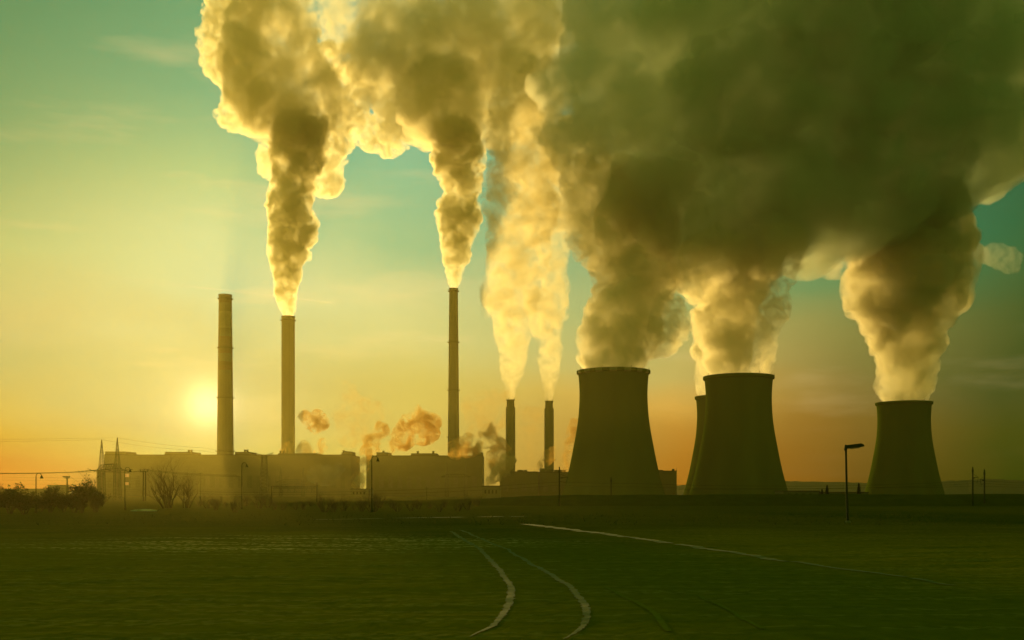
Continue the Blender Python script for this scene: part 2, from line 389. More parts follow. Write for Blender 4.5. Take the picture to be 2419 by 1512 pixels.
def small_stack(px, top, D, label):
    b = at(px, HY, D); b.z = 0; H = at(px, top, D).z; k = D/F
    t = thing('boiler_stack', b, label, 'chimney', 'pair of short stacks left of the cooling towers')
    z1 = at(px, top+18, D).z
    mb = MB(); mb.lathe(b, [(11.5*k, 0), (11.2*k, z1), (9.4*k, z1)], 32); mb.build('shaft', M_conc, t, smooth=False)
    m2 = MB(); m2.lathe(b, [(9.2*k, z1), (9.0*k, H-1), (10.2*k, H-.6), (10.2*k, H), (8.2*k, H), (8.2*k, H-8)], 32); m2.build('collar', M_conc, t)
    zr = at(px, 1088, D).z
    g = MB(); g.lathe(b, [(11.4*k, zr-.3), (15.5*k, zr-.3), (15.5*k, zr), (11.4*k, zr)], 32); p = g.build('gallery', M_steel, t)
    rl = MB(); rl.lathe(b, [(15.3*k, zr+1.05), (15.5*k, zr+1.05), (15.5*k, zr+1.15), (15.3*k, zr+1.15)], 32, True)
    for q in range(16):
        a = 2*math.pi*q/16; u = b+Vector((math.cos(a)*15.4*k, math.sin(a)*15.4*k, zr)); rl.tube([u, u+Vector((0,0,1.1))], .06, 4)
    rl.build('railing', M_steel, p)
    for s in range(3):
        a = s*2.1; q = b+Vector((math.cos(a)*9.4*k, math.sin(a)*9.4*k, H-1)); MB().tube([q, q+Vector((0,0,3))], .1, 5).build('lightning_rod', M_steel, t)
    return t
small_stack(1205.5, 944, 950, 'left one of the two short stepped stacks, rising behind the low boiler hall')
small_stack(1296.5, 947, 950, 'right one of the two short stepped stacks, next to the big cooling tower')

# ------------------------------------------------------------------ cooling towers
TPROF = [(36.0,0),(35.0,3),(32.6,12),(30.2,21.5),(27.0,38),(25.2,48),(24.1,56),(23.5,65),(23.3,72),(23.6,79),(24.3,86)]
def tower(px, top, D, label, ladder=None, dashes=False):
    b = at(px, HY, D); b.z = 0; H = at(px, top+9, D).z; s = H/87.0
    t = thing('cooling_tower', b, label, 'cooling tower', 'concrete cooling towers')
    n = 96
    zs = np.linspace(0, 86, 44); pz = [p[1] for p in TPROF]; pr = [p[0] for p in TPROF]
    # smooth interpolation of the hyperboloid
    rs = np.interp(zs, pz, pr)
    for _ in range(6): rs[1:-1] = (rs[:-2]+2*rs[1:-1]+rs[2:])/4
    outer = [(r*s, z*s) for r, z in zip(rs, zs)]; inner = [((r-.6)*s, z*s) for r, z in zip(rs[::-1], zs[::-1])]
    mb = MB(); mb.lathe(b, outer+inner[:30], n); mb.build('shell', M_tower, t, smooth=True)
    r = rs[-1]*s; z = 86*s
    rim = MB(); rim.lathe(b, [(r+.03, z-1.2*s), (r+1.1*s, z-.6*s), (r+1.1*s, z+1.4*s), (r-.5*s, z+1.4*s), (r-.5*s, z-.5*s)], n, False, (lambda k: 1 if (k//3) % 2 and dashes else 0))
    rim.build('rim', [M_tower, M_rimlight], t)
    bs = MB(); bs.lathe(b, [(38*s, -.3), (38*s, 1.6), (35.5*s, 1.6)], n); bs.build('basin', M_conc, t)
    if ladder is not None:
        a = ladder; ld = MB()
        def pt(zz, off): 
            rr = float(np.interp(zz/s, zs, rs))*s+off; return b+Vector((rr*math.cos(a), rr*math.sin(a), zz))
        zz = np.linspace(40*s, 85*s, 40)
        ld.tube([pt(q, 1.3) for q in zz], .12, 5); ld.tube([pt(q, .6) for q in zz], .08, 5)
        for q in zz: ld.tube([pt(q, .05), pt(q, 1.7)], .07, 4)
        ld.build('ladder', M_steel, t)
    for k in range(4):
        a = -math.pi/2+(k-1.5)*.8; q = b+Vector(((r+.9*s)*math.cos(a), (r+.9*s)*math.sin(a), z+1.4*s)); MB().tube([q, q+Vector((0,0,1.6))], .12, 5).build('warning_lamp', M_steel, t)
    return t
tower(1448.5, 869, 735, 'nearest and tallest looking cooling tower, left of the group, with a dashed rim', None, True)
tower(1744, 882, 762, 'dark cooling tower right of the gap, hiding another tower behind it')
tower(1710, 929, 914, 'cooling tower mostly hidden behind the left side of another tower')
tower(2134.5, 943, 905, 'rightmost cooling tower, standing apart, with a ladder up its right side', .12)

# ------------------------------------------------------------------ boiler halls
def X(px, D): return (px-HX)/F*D
def Zt(py, D): return EYE+(HY-py)/F*D
def hall(D, depth, x0, x1, top, label, blocks, vents, m, windows=(), annex=(), group='boiler halls of the power station'):
    b = Vector((X((x0+x1)/2, D), D, 0)); t = thing('boiler_hall', b, label, 'building', group)
    z = Zt(top, D)
    w = MB().box(X(x0, D), X(x1, D), D, D+depth, -.5, z)
    # cladding ribs, plinth and cornice stand proud of the wall
    for y in np.linspace(z*.18, z*.92, 7): w.box(X(x0, D)-.003, X(x1, D)+.003, D-.12, D-.0, y-.2, y+.2)
    wall = w.build('wall', m, t)
    MB().box(X(x0, D)-.3, X(x1, D)+.3, D-.35, D+depth+.3, z, z+.5).build('roof', M_roof, t)
    # tall dim window strips low on the wall
    for i in range(int((x1-x0)/22)):
        xa = X(x0+8+i*22, D); xb = xa+4.5
        f = MB().box(xa, xb, D-.16, D-.124, z*.2+.3, z*.5).build('window', M_glass, t)
    for (a, c, y, dd) in blocks:
        za = Zt(y, D)
        h = MB().box(X(a, D), X(c, D), D+dd, D+dd+depth*.5, z+.5, za).build('roof_housing', m, t)
        MB().box(X(a, D)-.15, X(c, D)+.15, D+dd-.15, D+dd+depth*.5+.15, za, za+.3).build('parapet', M_roof, h)
    for (x, y0, y1) in vents:
        q = Vector((X(x, D), D+depth*.2, Zt(y0, D)))
        MB().lathe(q, [(1.0, -2.2), (1.0, Zt(y1, D)-Zt(y0, D)), (1.25, Zt(y1, D)-Zt(y0, D)+.05), (1.25, Zt(y1, D)-Zt(y0, D)+.5), (.01, Zt(y1, D)-Zt(y0, D)+.9)], 10).build('roof_vent', M_steel, t)
    for (a, c, y0, y1) in windows:
        f = MB().box(X(a, D), X(c, D), D-.22, D-.13, Zt(y1, D), Zt(y0, D)).build('lit_window', M_lit, t)
    for (a, c, y, dd, dp) in annex:
        MB().box(X(a, D), X(c, D), D+dd, D+dd+dp, -.5, Zt(y, D)).build('annex', m, t)
    return t
hall(1000, 60, 246, 828.5, 1075, 'long leftmost boiler hall behind the lattice gantry, with small lit windows',
     [(246.3,294,1067,2),(384,448,1067.5,6),(551,585,1067.5,6),(652,745,1070.5,8),(803,817,1069,8),(811.5,828.2,1067,1.5)],
     [(437,1067,1063),(443,1067,1063),(571,1067,1062.5),(577,1067,1062.5),(656,1070,1065),(663,1070,1065),(807,1069,1064),(813,1075,1066)],
     M_clad, [(295,305,1119,1127),(295,304,1139,1146),(295,301,1183,1190)], [(223,245.9,1109,5,40),(214,222.9,1152,8,20)])
hall(1000, 60, 865, 1139.5, 1077, 'second boiler hall in the middle, behind the slender central chimney',
     [(888,915.5,1069,3),(969,1029.5,1071,6),(1104,1115.9,1078,1.5),(1116,1139.3,1069,1.5)], [(902,1069,1065),(984,1071,1066),(1021,1071,1066)], M_clad2)
hall(880, 50, 1180, 1271, 1115, 'low hall with square roof boxes under the left short stack',
     [(1182,1205,1110,3),(1222,1236,1110.5,3),(1238,1245,1110.5,3)], [], M_clad2)
hall(885, 50, 1273.5, 1420, 1116, 'low hall with a raised left end under the right short stack, partly behind a tower',
     [(1275,1287,1107,2),(1288,1306,1110,6),(1310,1328,1110.5,3),(1330,1336,1110.5,3)], [], M_clad2)
hall(860, 40, 1540, 1598, 1113, 'small dark hall in the gap between two cooling towers, with a rod at its corner', [(1541,1567,1110.5,4)], [(1593,1112,1109)], M_clad2)
MB().tube([(X(1597.5,860), 860.5, Zt(1113,860)), (X(1597.5,860), 860.5, Zt(1105,860))], .15, 5).build('rod', M_steel, bpy.data.objects['boiler_hall.004'])
def shed(D, x0, x1, top, depth, label, lean=0):
    b = Vector((X((x0+x1)/2, D), D, 0)); t = thing('low_building', b, label, 'building')
    z = Zt(top, D); MB().box(X(x0, D), X(x1, D), D, D+depth, -.3, z).build('wall', M_clad2, t)
    MB().box(X(x0, D)-.4, X(x1, D)+.4, D-.4, D+depth+.4, z, z+.5).build('roof', M_roof, t)
    for i in range(4):
        xa = X(x0+(x1-x0)*(i+.6)/5, D); MB().box(xa, xa+(X(x1,D)-X(x0,D))*.09, D-.06, D-.003, z*.4, z*.7).build('window', M_dark, t)
shed(820, 113, 139, 1147, 20, 'far block building behind the left bushes under an aerial')
shed(850, -20, 112, 1156, 30, 'long flat shed behind the bushes at the left edge')
shed(700, 828, 870, 1156, 25, 'low shed filling the gap between the two long halls')
shed(620, 1139, 1182, 1149, 20, 'low annex with steam at the foot of the second hall')
shed(560, 1850, 1934, 1161, 18, 'long low building at the foot of the towers, left of the bent lamp')
shed(560, 1940, 2050, 1164, 18, 'flat low building behind the bent lamp and conifers')

# ------------------------------------------------------------------ lattice gantries, pylons
def lattice(mb, base, top, w0, w1, n, r):
    """square lattice mast between two points"""
    base = Vector(base); top = Vector(top)
    c = [[base.lerp(top, i/n)+Vector((sx*(w0+(w1-w0)*i/n)/2, sy*(w0+(w1-w0)*i/n)/2, 0)) for i in range(n+1)] for sx, sy in ((-1,-1),(1,-1),(1,1),(-1,1))]
    for k in range(4):
        mb.tube([c[k][0], c[k][-1]], r, 4)
        q = c[(k+1) % 4]
        for i in range(n):
            mb.tube([c[k][i], q[i+1]], r*.6, 3, False); mb.tube([q[i], c[k][i+1]], r*.6, 3, False)
            if i: mb.tube([c[k][i], q[i]], r*.5, 3, False)
def gantry(x1, D1, x2, D2, H, beam, label, arms=True):
    p1 = Vector((X(x1, D1), D1, 0)); p2 = Vector((X(x2, D2), D2, 0))
    t = thing('lattice_gantry', (p1+p2)/2, label, 'pylon', 'lattice gantries of the power lines')
    for p in (p1, p2):
        m = MB(); lattice(m, p, p+Vector((0,0,beam-1.2)), 2.5, 2.0, 9, .11); mast = m.build('mast', M_steel, t)
        m = MB(); lattice(m, p+Vector((0,0,beam-1.2)), p+Vector((0,0,H)), 2.0, .15, 6, .085); m.build('peak', M_steel, mast)
    d = (p2-p1).normalized(); m = MB()
    a0 = p1-d*4.2; a1 = p2+d*3.4; n = 18; nrm = Vector((-d.y, d.x, 0))*.6
    ch = []
    for s in (-1, 1):
        lo = [a0.lerp(a1, i/n)+nrm*s+Vector((0,0,beam-1.2)) for i in range(n+1)]
        up = [q+Vector((0,0,2.0*min(1, min(i, n-i)/4.0))) for i, q in enumerate(lo)]
        m.tube([lo[0], lo[-1]], .16, 4)
        for i in range(n):
            m.tube([up[i], up[i+1]], .14, 4); m.tube([lo[i], up[i+1]] if i % 2 else [up[i], lo[i+1]], .08, 3, False)
        ch.append((lo, up))
    for i in range(n+1): m.tube([ch[0][0][i], ch[1][0][i]], .05, 3, False); m.tube([ch[0][1][i], ch[1][1][i]], .05, 3, False)
    m.build('crossbeam', M_steel, t)
    return t, a0+Vector((0,0,beam-1.2)), a1+Vector((0,0,beam-1.2)), p1+Vector((0,0,H)), p2+Vector((0,0,H))
def wire(name_label, pts, r, sag=0.0, group='overhead wires', n=14):
    P = [Vector(p) for p in pts]; out = []
    for a, b in zip(P[:-1], P[1:]):
        for i in range(n):
            f = i/n; q = a.lerp(b, f); q.z -= sag*4*f*(1-f); out.append(q)
    out.append(P[-1]); o = MB().tube(out, r, 4).build('power_cable', M_dark, loc=P[0]); props(o, name_label, 'power cable', group); return o
def insulator(parent, a, b):
    a = Vector(a); b = Vector(b); pts = []; rad = []
    for i in range(15): pts.append(a.lerp(b, i/14)); rad.append(.16 if i % 2 else .07)
    MB().tube(pts, rad, 6).build('insulator', M_dark, parent)
g1, bl, br, tl, tr = gantry(240, 440, 277, 425, 25.3, 14.0, 'tall lattice gantry with two pointed peaks before the left end of the long hall')
for k, (ox, oz) in enumerate(((0,0),(4.2,.1),(14.5,.1))):
    a = bl+Vector((ox, 0, oz)); b = a+Vector((-9.5-k*1.2, -2, -.9)); insulator(g1, a, b)
    wire('thick conductor strung off the left frame edge from the tall gantry', [b, at(-160, 1114+k*1.2, 430)], .10, .6)
for k, (ox, yy) in enumerate(((0,1108),(-6,1110),(-13,1112))):
    a = br+Vector((ox, 0, 0)); b = a+Vector((4.5, -4, -1.2)); insulator(g1, a, b)
    wire('conductor dropping from the tall gantry to the twin post line', [b, at(339+k*4, yy, 395), at(560+k*3, 1122+k*2, 380)], .05, .5)
wire('thin earth wire from the nearer gantry peak out of the left edge', [tl, at(-150, 1043, 430)], .035, .3)
wire('thin earth wire from the taller gantry peak out of the left edge', [tr, at(-150, 1037, 430)], .035, .3)
wire('thin earth wire falling from the taller peak to the roof line', [tr, at(480, 1058, 470), at(625, 1072, 600)], .04, .6)
wire('thin earth wire falling from the nearer peak to the roof line', [tl, at(470, 1064, 480), at(620, 1075, 600)], .04, .8)
for k in range(2):
    wire('jumper wire sloping from the conductors down to the switch yard', [at(152+32*k, 1110, 430), at(190+26*k, 1140, 440), at(228+12*k, 1152, 470)], .04, .8)
gantry(1055, 742, 1100, 738, 25, 15.5, 'lattice gantry with two peaks standing before the second hall')
gantry(663, 840, 716, 836, 24, 13.0, 'faint lattice gantry far off before the middle of the long hall')
def cat_pylon(px, D):
    b = Vector((X(px, D), D, 0)); t = thing('lattice_pylon', b, 'lattice pylon with spread V arms before the long hall, its head at the roof line', 'pylon')
    H = Zt(1075, D); m = MB(); lattice(m, b, b+Vector((0,0,H)), 4.5, 2.4, 12, .13); m.build('mast', M_steel, t)
    for s in (-1, 1):
        m = MB()
        tip = Vector((X(582 if s < 0 else 646, D), D, Zt(1066 if s < 0 else 1069, D)))
        for z in (H, H-1.8): m.tube([b+Vector((s*.8, 0, z)), tip], .13, 4)
        for i in range(1, 6):
            f = i/6; m.tube([(b+Vector((s*.8,0,H))).lerp(tip, f), (b+Vector((s*.8,0,H-1.8))).lerp(tip, f-.08)], .07, 3, False)
        m.build('arm', M_steel, t)
cat_pylon(624, 600)

# ------------------------------------------------------------------ lamps, poles, masts
def swan_lamp(px, top, D, hgt, label):
    b = Vector((X(px, D), D, 0)); t = thing('street_lamp', b, label, 'street lamp', 'swan-neck street lamps')
    k = (Zt(top, D))/hgt
    MB().tube([b, b+Vector((0,0,2*k)), b+Vector((0,0,2.05*k)), b+Vector((0,0,(hgt-.55)*k))], [.11*k,.10*k,.075*k,.06*k], 8).build('pole', M_dark, t)
    arc = [b+Vector(((.42-.42*math.cos(a))*k, 0, (hgt-.55+.5*math.sin(a))*k)) for a in np.linspace(0, math.pi*.95, 12)]
    nk = MB().tube(arc, .045*k, 6).build('neck', M_dark, t)
    e = arc[-1]; MB().lathe(e, [(.05*k, .12*k), (.12*k, .02*k), (.17*k, -.18*k), (.30*k, -.36*k), (.27*k, -.36*k), (.01, -.2*k)], 16).build('lamp_shade', M_dark, t)
    MB().lathe(e, [(.01, -.22*k), (.10*k, -.27*k), (.09*k, -.38*k), (.01, -.43*k)], 10).build('bulb', M_pale, t)
    MB().lathe(b, [(.2*k, 0), (.2*k, .35*k), (.12*k, .45*k)], 10).build('foot', M_dark, t)
    return t
swan_lamp(85, 1117, 160, 6, 'swan-neck lamp at far left against the orange sky')
swan_lamp(295, 1103, 190, 7, 'swan-neck lamp just right of the tall lattice gantry')
swan_lamp(571, 1092, 195, 8, 'swan-neck lamp before the long hall, right of the smokeless chimney')
swan_lamp(878, 1076, 165, 8, 'tallest looking swan-neck lamp, before the left end of the second hall')
def arm_lamp():
    D = 108; b = Vector((X(2002, D), D, 0)); t = thing('road_lamp', b, 'modern lamp post with a flat slanted head on the right, between two cooling towers', 'street lamp')
    z = Zt(1057, D)
    MB().tube([b, b+Vector((-.08,0,2.5)), b+Vector((-.1,0,2.55)), b+Vector((-.2,0,z))], [.13,.13,.11,.10], 10).build('pole', M_dark, t)
    j = b+Vector((-.2, 0, z)); MB().tube([j-Vector((.05,0,.32)), j+Vector((.06,0,.25))], .16, 8).build('joint', M_dark, t)
    hd = MB(); e = j+Vector((1.78, -.1, .22)); u = (e-j).normalized(); up = Vector((-u.z, 0, u.x))
    vs = []
    for f, th, wd in ((0, .10, .12), (.12, .19, .2), (.85, .19, .24), (1.0, .08, .2)):
        c = j+(e-j)*f+up*.04
        if f == 1.0: c = c-up*.08
        vs += [c+up*th+Vector((0,wd,0)), c+up*th-Vector((0,wd,0)), c-up*th-Vector((0,wd,0)), c-up*th+Vector((0,wd,0))]
    fs = [(i*4+k, i*4+(k+1) % 4, i*4+4+(k+1) % 4, i*4+4+k) for i in range(3) for k in range(4)]+[(3,2,1,0),(12,13,14,15)]
    hd.add(vs, fs); h = hd.build('lamp_head', M_dark, t)
    lens = MB(); c = j+(e-j)*.5-up*.16
    lens.add([c+u*.5+Vector((0,.18,0)), c+u*.5-Vector((0,.18,0)), c-u*.5-Vector((0,.18,0)), c-u*.5+Vector((0,.18,0)),
              c+u*.45+Vector((0,.14,0))-up*.07, c+u*.45-Vector((0,.14,0))-up*.07, c-u*.45-Vector((0,.14,0))-up*.07, c-u*.45+Vector((0,.14,0))-up*.07],
             [(0,1,5,4),(1,2,6,5),(2,3,7,6),(3,0,4,7),(4,5,6,7),(3,2,1,0)]); lens.build('lens', M_pale, h)
    MB().lathe(b, [(.3, 0), (.3, .15), (.14, .2)], 10).build('foot', M_conc, t)
arm_lamp()
def twin_post():
    D = 395; b = Vector((X(341, D), D, 0)); t = thing('twin_pole', b, 'stout twin-leg post with a crossarm and insulators, left of the bare tree', 'utility pole')
    z = Zt(1112, D)
    for s in (-1, 1): MB().tube([b+Vector((s*.45,0,0)), b+Vector((s*.38,0,z))], [.26,.2], 8).build('leg', M_dark, t)
    MB().box(b.x-1.6, b.x+1.6, D-.4, D-.26, z-.5, z-.25).build('crossarm', M_dark, t)
    for q in (-1.3, 0, 1.3): insulator(t, b+Vector((q, -.33, z-.25)), b+Vector((q*1.15, -.33, z+.7)))
    MB().tube([b+Vector((-.44,0,z*.4)), b+Vector((.44,0,z*.4))], .1, 5).build('brace', M_dark, t)
twin_post()
def flood_mast():
    D = 420; b = Vector((X(158.5, D), D, 0)); t = thing('floodlight_mast', b, 'floodlight mast with a ring of lamps left of the tall gantry', 'mast')
    z = Zt(1128, D); MB().tube([b, b+Vector((0,0,z))], [.34,.24], 8).build('pole', M_steel, t)
    MB().lathe(b+Vector((0,0,z)), [(.2,-.4),(1.1,-.3),(1.1,0),(.2,.1)], 12).build('platform', M_steel, t)
    for k in range(5):
        x = b.x-1.2+.6*k; f = MB().box(x-.2, x+.2, D-.9, D-.6, z+.15, z+.6); f.tube([(x, D-.7, z-.1), (x, D-.7, z+.2)], .06, 4); f.build('floodlight', M_dark, t)
flood_mast()
def portal():
    D = 350; xa, xb = X(641.5, D), X(748.5, D); b = Vector(((xa+xb)/2, D, 0)); t = thing('catenary_portal', b, 'railway portal frame across the tracks before the long hall', 'railway portal')
    for x, top in ((xa, 1148), (xb, 1140)): MB().tube([(x, D, 0), (x, D, Zt(top, D))], [.22,.17], 8).build('post', M_dark, t)
    z = Zt(1153, D); m = MB()
    for dz in (0, .55): m.tube([(xa, D, z+dz), (xb, D, z+dz)], .09, 4)
    n = 22
    for i in range(n):
        x0 = xa+(xb-xa)*i/n; x1 = xa+(xb-xa)*(i+1)/n; m.tube([(x0, D, z+(.55 if i % 2 else 0)), (x1, D, z+(0 if i % 2 else .55))], .05, 3, False)
    m.build('crossbeam', M_dark, t)
    for f in (.2, .36, .5, .76, .88):
        x = xa+(xb-xa)*f; m = MB().tube([(x, D, z), (x, D, z-1.5)], .06, 4); m.tube([(x, D, z-.2), (x+1.0, D, z-1.3), (x, D, z-1.4)], .045, 4); m.build('hanger', M_dark, t)
    for x in (xa, xb): wire('guy wire rising over the railway portal frame', [(x, D, z+.6), ((xa+xb)/2, D+1, z+1.7)], .04, 0, n=4)
portal()
def rail_mast(px, top, D, label, arm=1, name='catenary_mast'):
    b = Vector((X(px, D), D, 0)); t = thing(name, b, label, 'railway mast', 'railway catenary masts'); z = Zt(top, D)
    MB().tube([b, b+Vector((0,0,z))], [.2,.15], 8).build('post', M_dark, t)
    MB().lathe(b+Vector((0,0,z)), [(.24,-.9),(.24,-.3),(.14,-.25),(.14,.35),(.01,.5)], 8).build('cap', M_dark, t)
    if arm:
        m = MB(); a0 = b+Vector((0,0,z-2.2)); a1 = a0+Vector((2.0*arm, -.3, .15)); m.tube([a0, a1], .06, 5); m.tube([b+Vector((0,0,z-1.2)), a1], .04, 4); m.tube([a1, a1+Vector((-.5*arm,0,-1.3)), a0+Vector((.2*arm,0,-.8))], .045, 4); m.build('bracket', M_dark, t)
        insulator(t, a0+Vector((.3*arm,0,0)), a0+Vector((.9*arm,-.1,.05)))
    return t
rail_mast(1321, 1107, 250, 'railway mast with a bracket arm before the low halls, left of the nearest cooling tower')
rail_mast(2297, 1107, 250, 'railway mast at the right edge, left one and taller of the pair', .6)
rail_mast(2324.5, 1113, 255, 'railway mast at the right edge, right one of the pair', -.6)
rail_mast(1443, 1131, 300, 'short dark mast before the foot of the nearest cooling tower', 0)
for px, top, D, lab in ((474, 1116, 520, 'thin pole before the long hall, between the bare tree and the smokeless chimney'),
                        (434, 1144, 430, 'short thin pole among the twigs of the bare tree'),
                        (217, 1131, 700, 'thin pole with a small crossarm left of the tall gantry'),
                        (130, 1140, 815, 'thin aerial on the far block building at left'),
                        (1008, 1150, 420, 'thin pole low before the second hall')):
    b = Vector((X(px, D), D, 0)); t = thing('thin_pole', b, lab, 'pole'); z = Zt(top, D)
    MB().tube([b, b+Vector((0,0,z))], [.2,.1], 6).build('shaft', M_steel, t)
    MB().box(b.x-.9, b.x+.9, D-.15, D-.1, z-.6, z-.45).build('crossarm', M_steel, t)
LBL = 'contact wire of the railway, crossing low in front of the plant'
wire(LBL, [at(470,1161,252), at(700,1163,252), at(1000,1156,250), at(1326,1138,250), at(1500,1142,250), at(1800,1148,250), at(2050,1146,250), at(2297,1136,250), at(2325,1136,252), at(2560,1146,252)], .032, .12)
wire(LBL, [at(470,1166,254), at(700,1168,254), at(1000,1164,252), at(1326,1146,252), at(1500,1150,252), at(1800,1154,252), at(2050,1152,252), at(2297,1142,252), at(2325,1142,254), at(2560,1150,254)], .028, .15)
wire(LBL, [at(1600,1156,256), at(2050,1152,256), at(2310,1148,256), at(2560,1152,256)], .03, .15)
for k, (y0, y1) in enumerate(((1131,1136),(1141,1143),(1149,1156),(1157,1160),(1124,1130))):
    wire('thin wire of the far power line across the orange sky at left', [at(-60,y0,480), at(120,(y0+y1)/2+1,490), at(330,y1,500)], .035, .3)

# ------------------------------------------------------------------ trees and shrubs
def branches(mb, leaves, rng, p, d, L, r, lvl, spread, leafy, lsz):
    n = 3; pts = [p]; rad = [r]; q = p.copy(); dd = d.copy()
    for i in range(n):
        dd = (dd+Vector((rng.uniform(-.25,.25), rng.uniform(-.25,.25), rng.uniform(-.05,.2)))).normalized(); q = q+dd*L/n; pts.append(q.copy()); rad.append(r*(1-.6*(i+1)/n))
    mb.tube(pts, rad, 4 if lvl > 1 else 3, False)
    if leafy and lvl <= 1:
        for _ in range(leafy):
            c = pts[rng.randint(1, n)]+Vector((rng.gauss(0,.16), rng.gauss(0,.16), rng.gauss(0,.16)))
            u = Vector((rng.uniform(-1,1), rng.uniform(-1,1), rng.uniform(-1,1))).normalized(); v = u.cross(Vector((rng.uniform(-1,1), rng.uniform(-1,1), rng.uniform(-1,1)))).normalized(); s = lsz*rng.uniform(.6,1.4)
            leaves.add([c-u*s, c+v*s*.55, c+u*s, c-v*s*.55], [(0,1,2,3)])
    if lvl == 0: return
    for _ in range(rng.randint(3, 5) if lvl > 1 else rng.randint(3, 4)):
        i = rng.randint(1, n); a = rng.uniform(0, 6.283); side = Vector((math.cos(a), math.sin(a), rng.uniform(.1,.9)))
        nd = (dd*.6+side*spread).normalized(); branches(mb, leaves, rng, pts[i], nd, L*rng.uniform(.5,.75), rad[i]*.6, lvl-1, spread, leafy, lsz)
def bush(name, seed, h, wd, leafy, lsz, label, cat, group, lvl=3, stems=5, r=.05, leafm=None):
    rng = random.Random(seed); t = thing(name, (0,0,0), label, cat, group)
    st = MB(); lv = MB()
    for k in range(stems):
        a = rng.uniform(0, 6.283); base = Vector((math.cos(a)*wd*.15*rng.random(), math.sin(a)*wd*.15*rng.random(), 0))
        d = Vector((math.cos(a)*wd/h*rng.uniform(.1,.9), math.sin(a)*wd/h*rng.uniform(.1,.9), 1)).normalized()
        branches(st, lv, rng, base, d, h*rng.uniform(.4,.55), r*rng.uniform(.7,1.2), lvl, .75, leafy, lsz)
    st.build('stem' if stems > 1 else 'trunk', M_bark, t)
    if lv.v: lv.build('crown', leafm or M_leaf, t)
    return t
def place(proto, first, px, D, s, rot, label=None, group=None):
    o = proto if first else copy_tree(proto)
    o.location = (X(px, D), D, -.05); o.scale = (s, s, s); o.rotation_euler = (0, 0, rot)
    if label: o['label'] = label
    if group: o['group'] = group
    return o
rng = random.Random(5)
gL = 'leafy shrubs at the left edge of the field'
b1 = bush('leafy_shrub', 11, 4.0, 3.4, 6, .12, 'x', 'shrub', gL, 3, 9); b2 = bush('leafy_shrub', 12, 4.0, 3.0, 6, .12, 'x', 'shrub', gL, 3, 9); b3 = bush('leafy_shrub', 13, 4.2, 2.6, 7, .12, 'x', 'shrub', gL, 3, 9)
LS = [(b1,-12,150,1.0,'leafy shrub cut by the left picture edge'),(b2,24,155,1.05,'leafy shrub with a pointed top at far left'),(b1,58,150,.95,'leafy shrub left of the far-left swan-neck lamp'),
      (b2,118,165,.98,'round leafy shrub before the far block building'),(b3,150,168,.7,'small leafy shrub below the floodlight mast'),(b3,192,160,1.12,'dense tall leafy shrub right of the floodlight mast'),
      (b1,176,162,.9,'sparse leafy shrub beside the dense tall one'),(b2,226,166,.95,'leafy shrub at the foot of the tall gantry'),(b1,95,170,.72,'low leafy shrub under the far-left lamp')]
seen = set()
for b, px, D, s, lab in LS:
    place(b, b.name not in seen, px, D, s, rng.uniform(0, 6), lab); seen.add(b.name)
bt = bush('bare_tree', 21, 8.2, 6.2, 0, .1, 'wide bare tree before the long hall, right of the twin-leg post', 'tree', None, 4, 9, .11)
place(bt, True, 398, 210, 1.45, 1.0)
bt2 = bush('bare_tree', 22, 6.2, 3.4, 0, .1, 'smaller bare tree leaning on the right side of the wide bare tree', 'tree', None, 4, 7, .10)
place(bt2, True, 440, 215, 1.35, 2.0)
gT = 'bare thicket shrubs along the far edge of the field'
th = [bush('bare_shrub', 31+i, 4.2, 4.2, 0, .12, 'bare brown shrub in the thicket between the field and the plant', 'shrub', gT, 3, 12, .06) for i in range(3)]
seen = set()
for i in range(30):
    px = 470+i*22.5+rng.uniform(-6, 6); D = rng.uniform(165, 245); s = .92*(.35+.85*float(vnoise(np.array([px/38.]), np.array([.5]), 6)[0]))*rng.uniform(.8, 1.2)
    if 860 < px < 1200: s *= .85
    b = th[i % 3]; place(b, b.name not in seen, px, D, s, rng.uniform(0, 6)); seen.add(b.name)
def conifer(px, top, D, w, label, seed):
    rng = random.Random(seed); b = Vector((X(px, D), D, 0)); t = thing('conifer', b, label, 'tree', 'small conifers'); h = Zt(top, D)
    MB().tube([b, b+Vector((0,0,h*.9))], [.14,.03], 6).build('trunk', M_bark, t)
    m = MB()
    for _ in range(1500):
        f = rng.random()**.8; z = .15*h+f*h*.85; r = w*(1-f)**.7*rng.uniform(.3,1.05); a = rng.uniform(0, 6.283); c = b+Vector((math.cos(a)*r, math.sin(a)*r, z)); s = rng.uniform(.08,.2)
        u = Vector((math.cos(a), math.sin(a), rng.uniform(-.6,.9))).normalized(); v = u.cross(Vector((rng.uniform(-1,1), rng.uniform(-1,1), 1))).normalized()
        m.add([c-u*s, c+v*s*.6, c+u*s*1.3, c-v*s*.6], [(0,1,2,3)])
    m.build('crown', M_ever, t)
conifer(1953, 1146, 300, .75, 'pointed conifer left of the bent lamp', 1)
conifer(1941, 1156, 300, .55, 'smallest conifer, left of the pointed one', 2)
conifer(2028, 1142, 290, .85, 'tallest conifer, right of the bent lamp', 3)
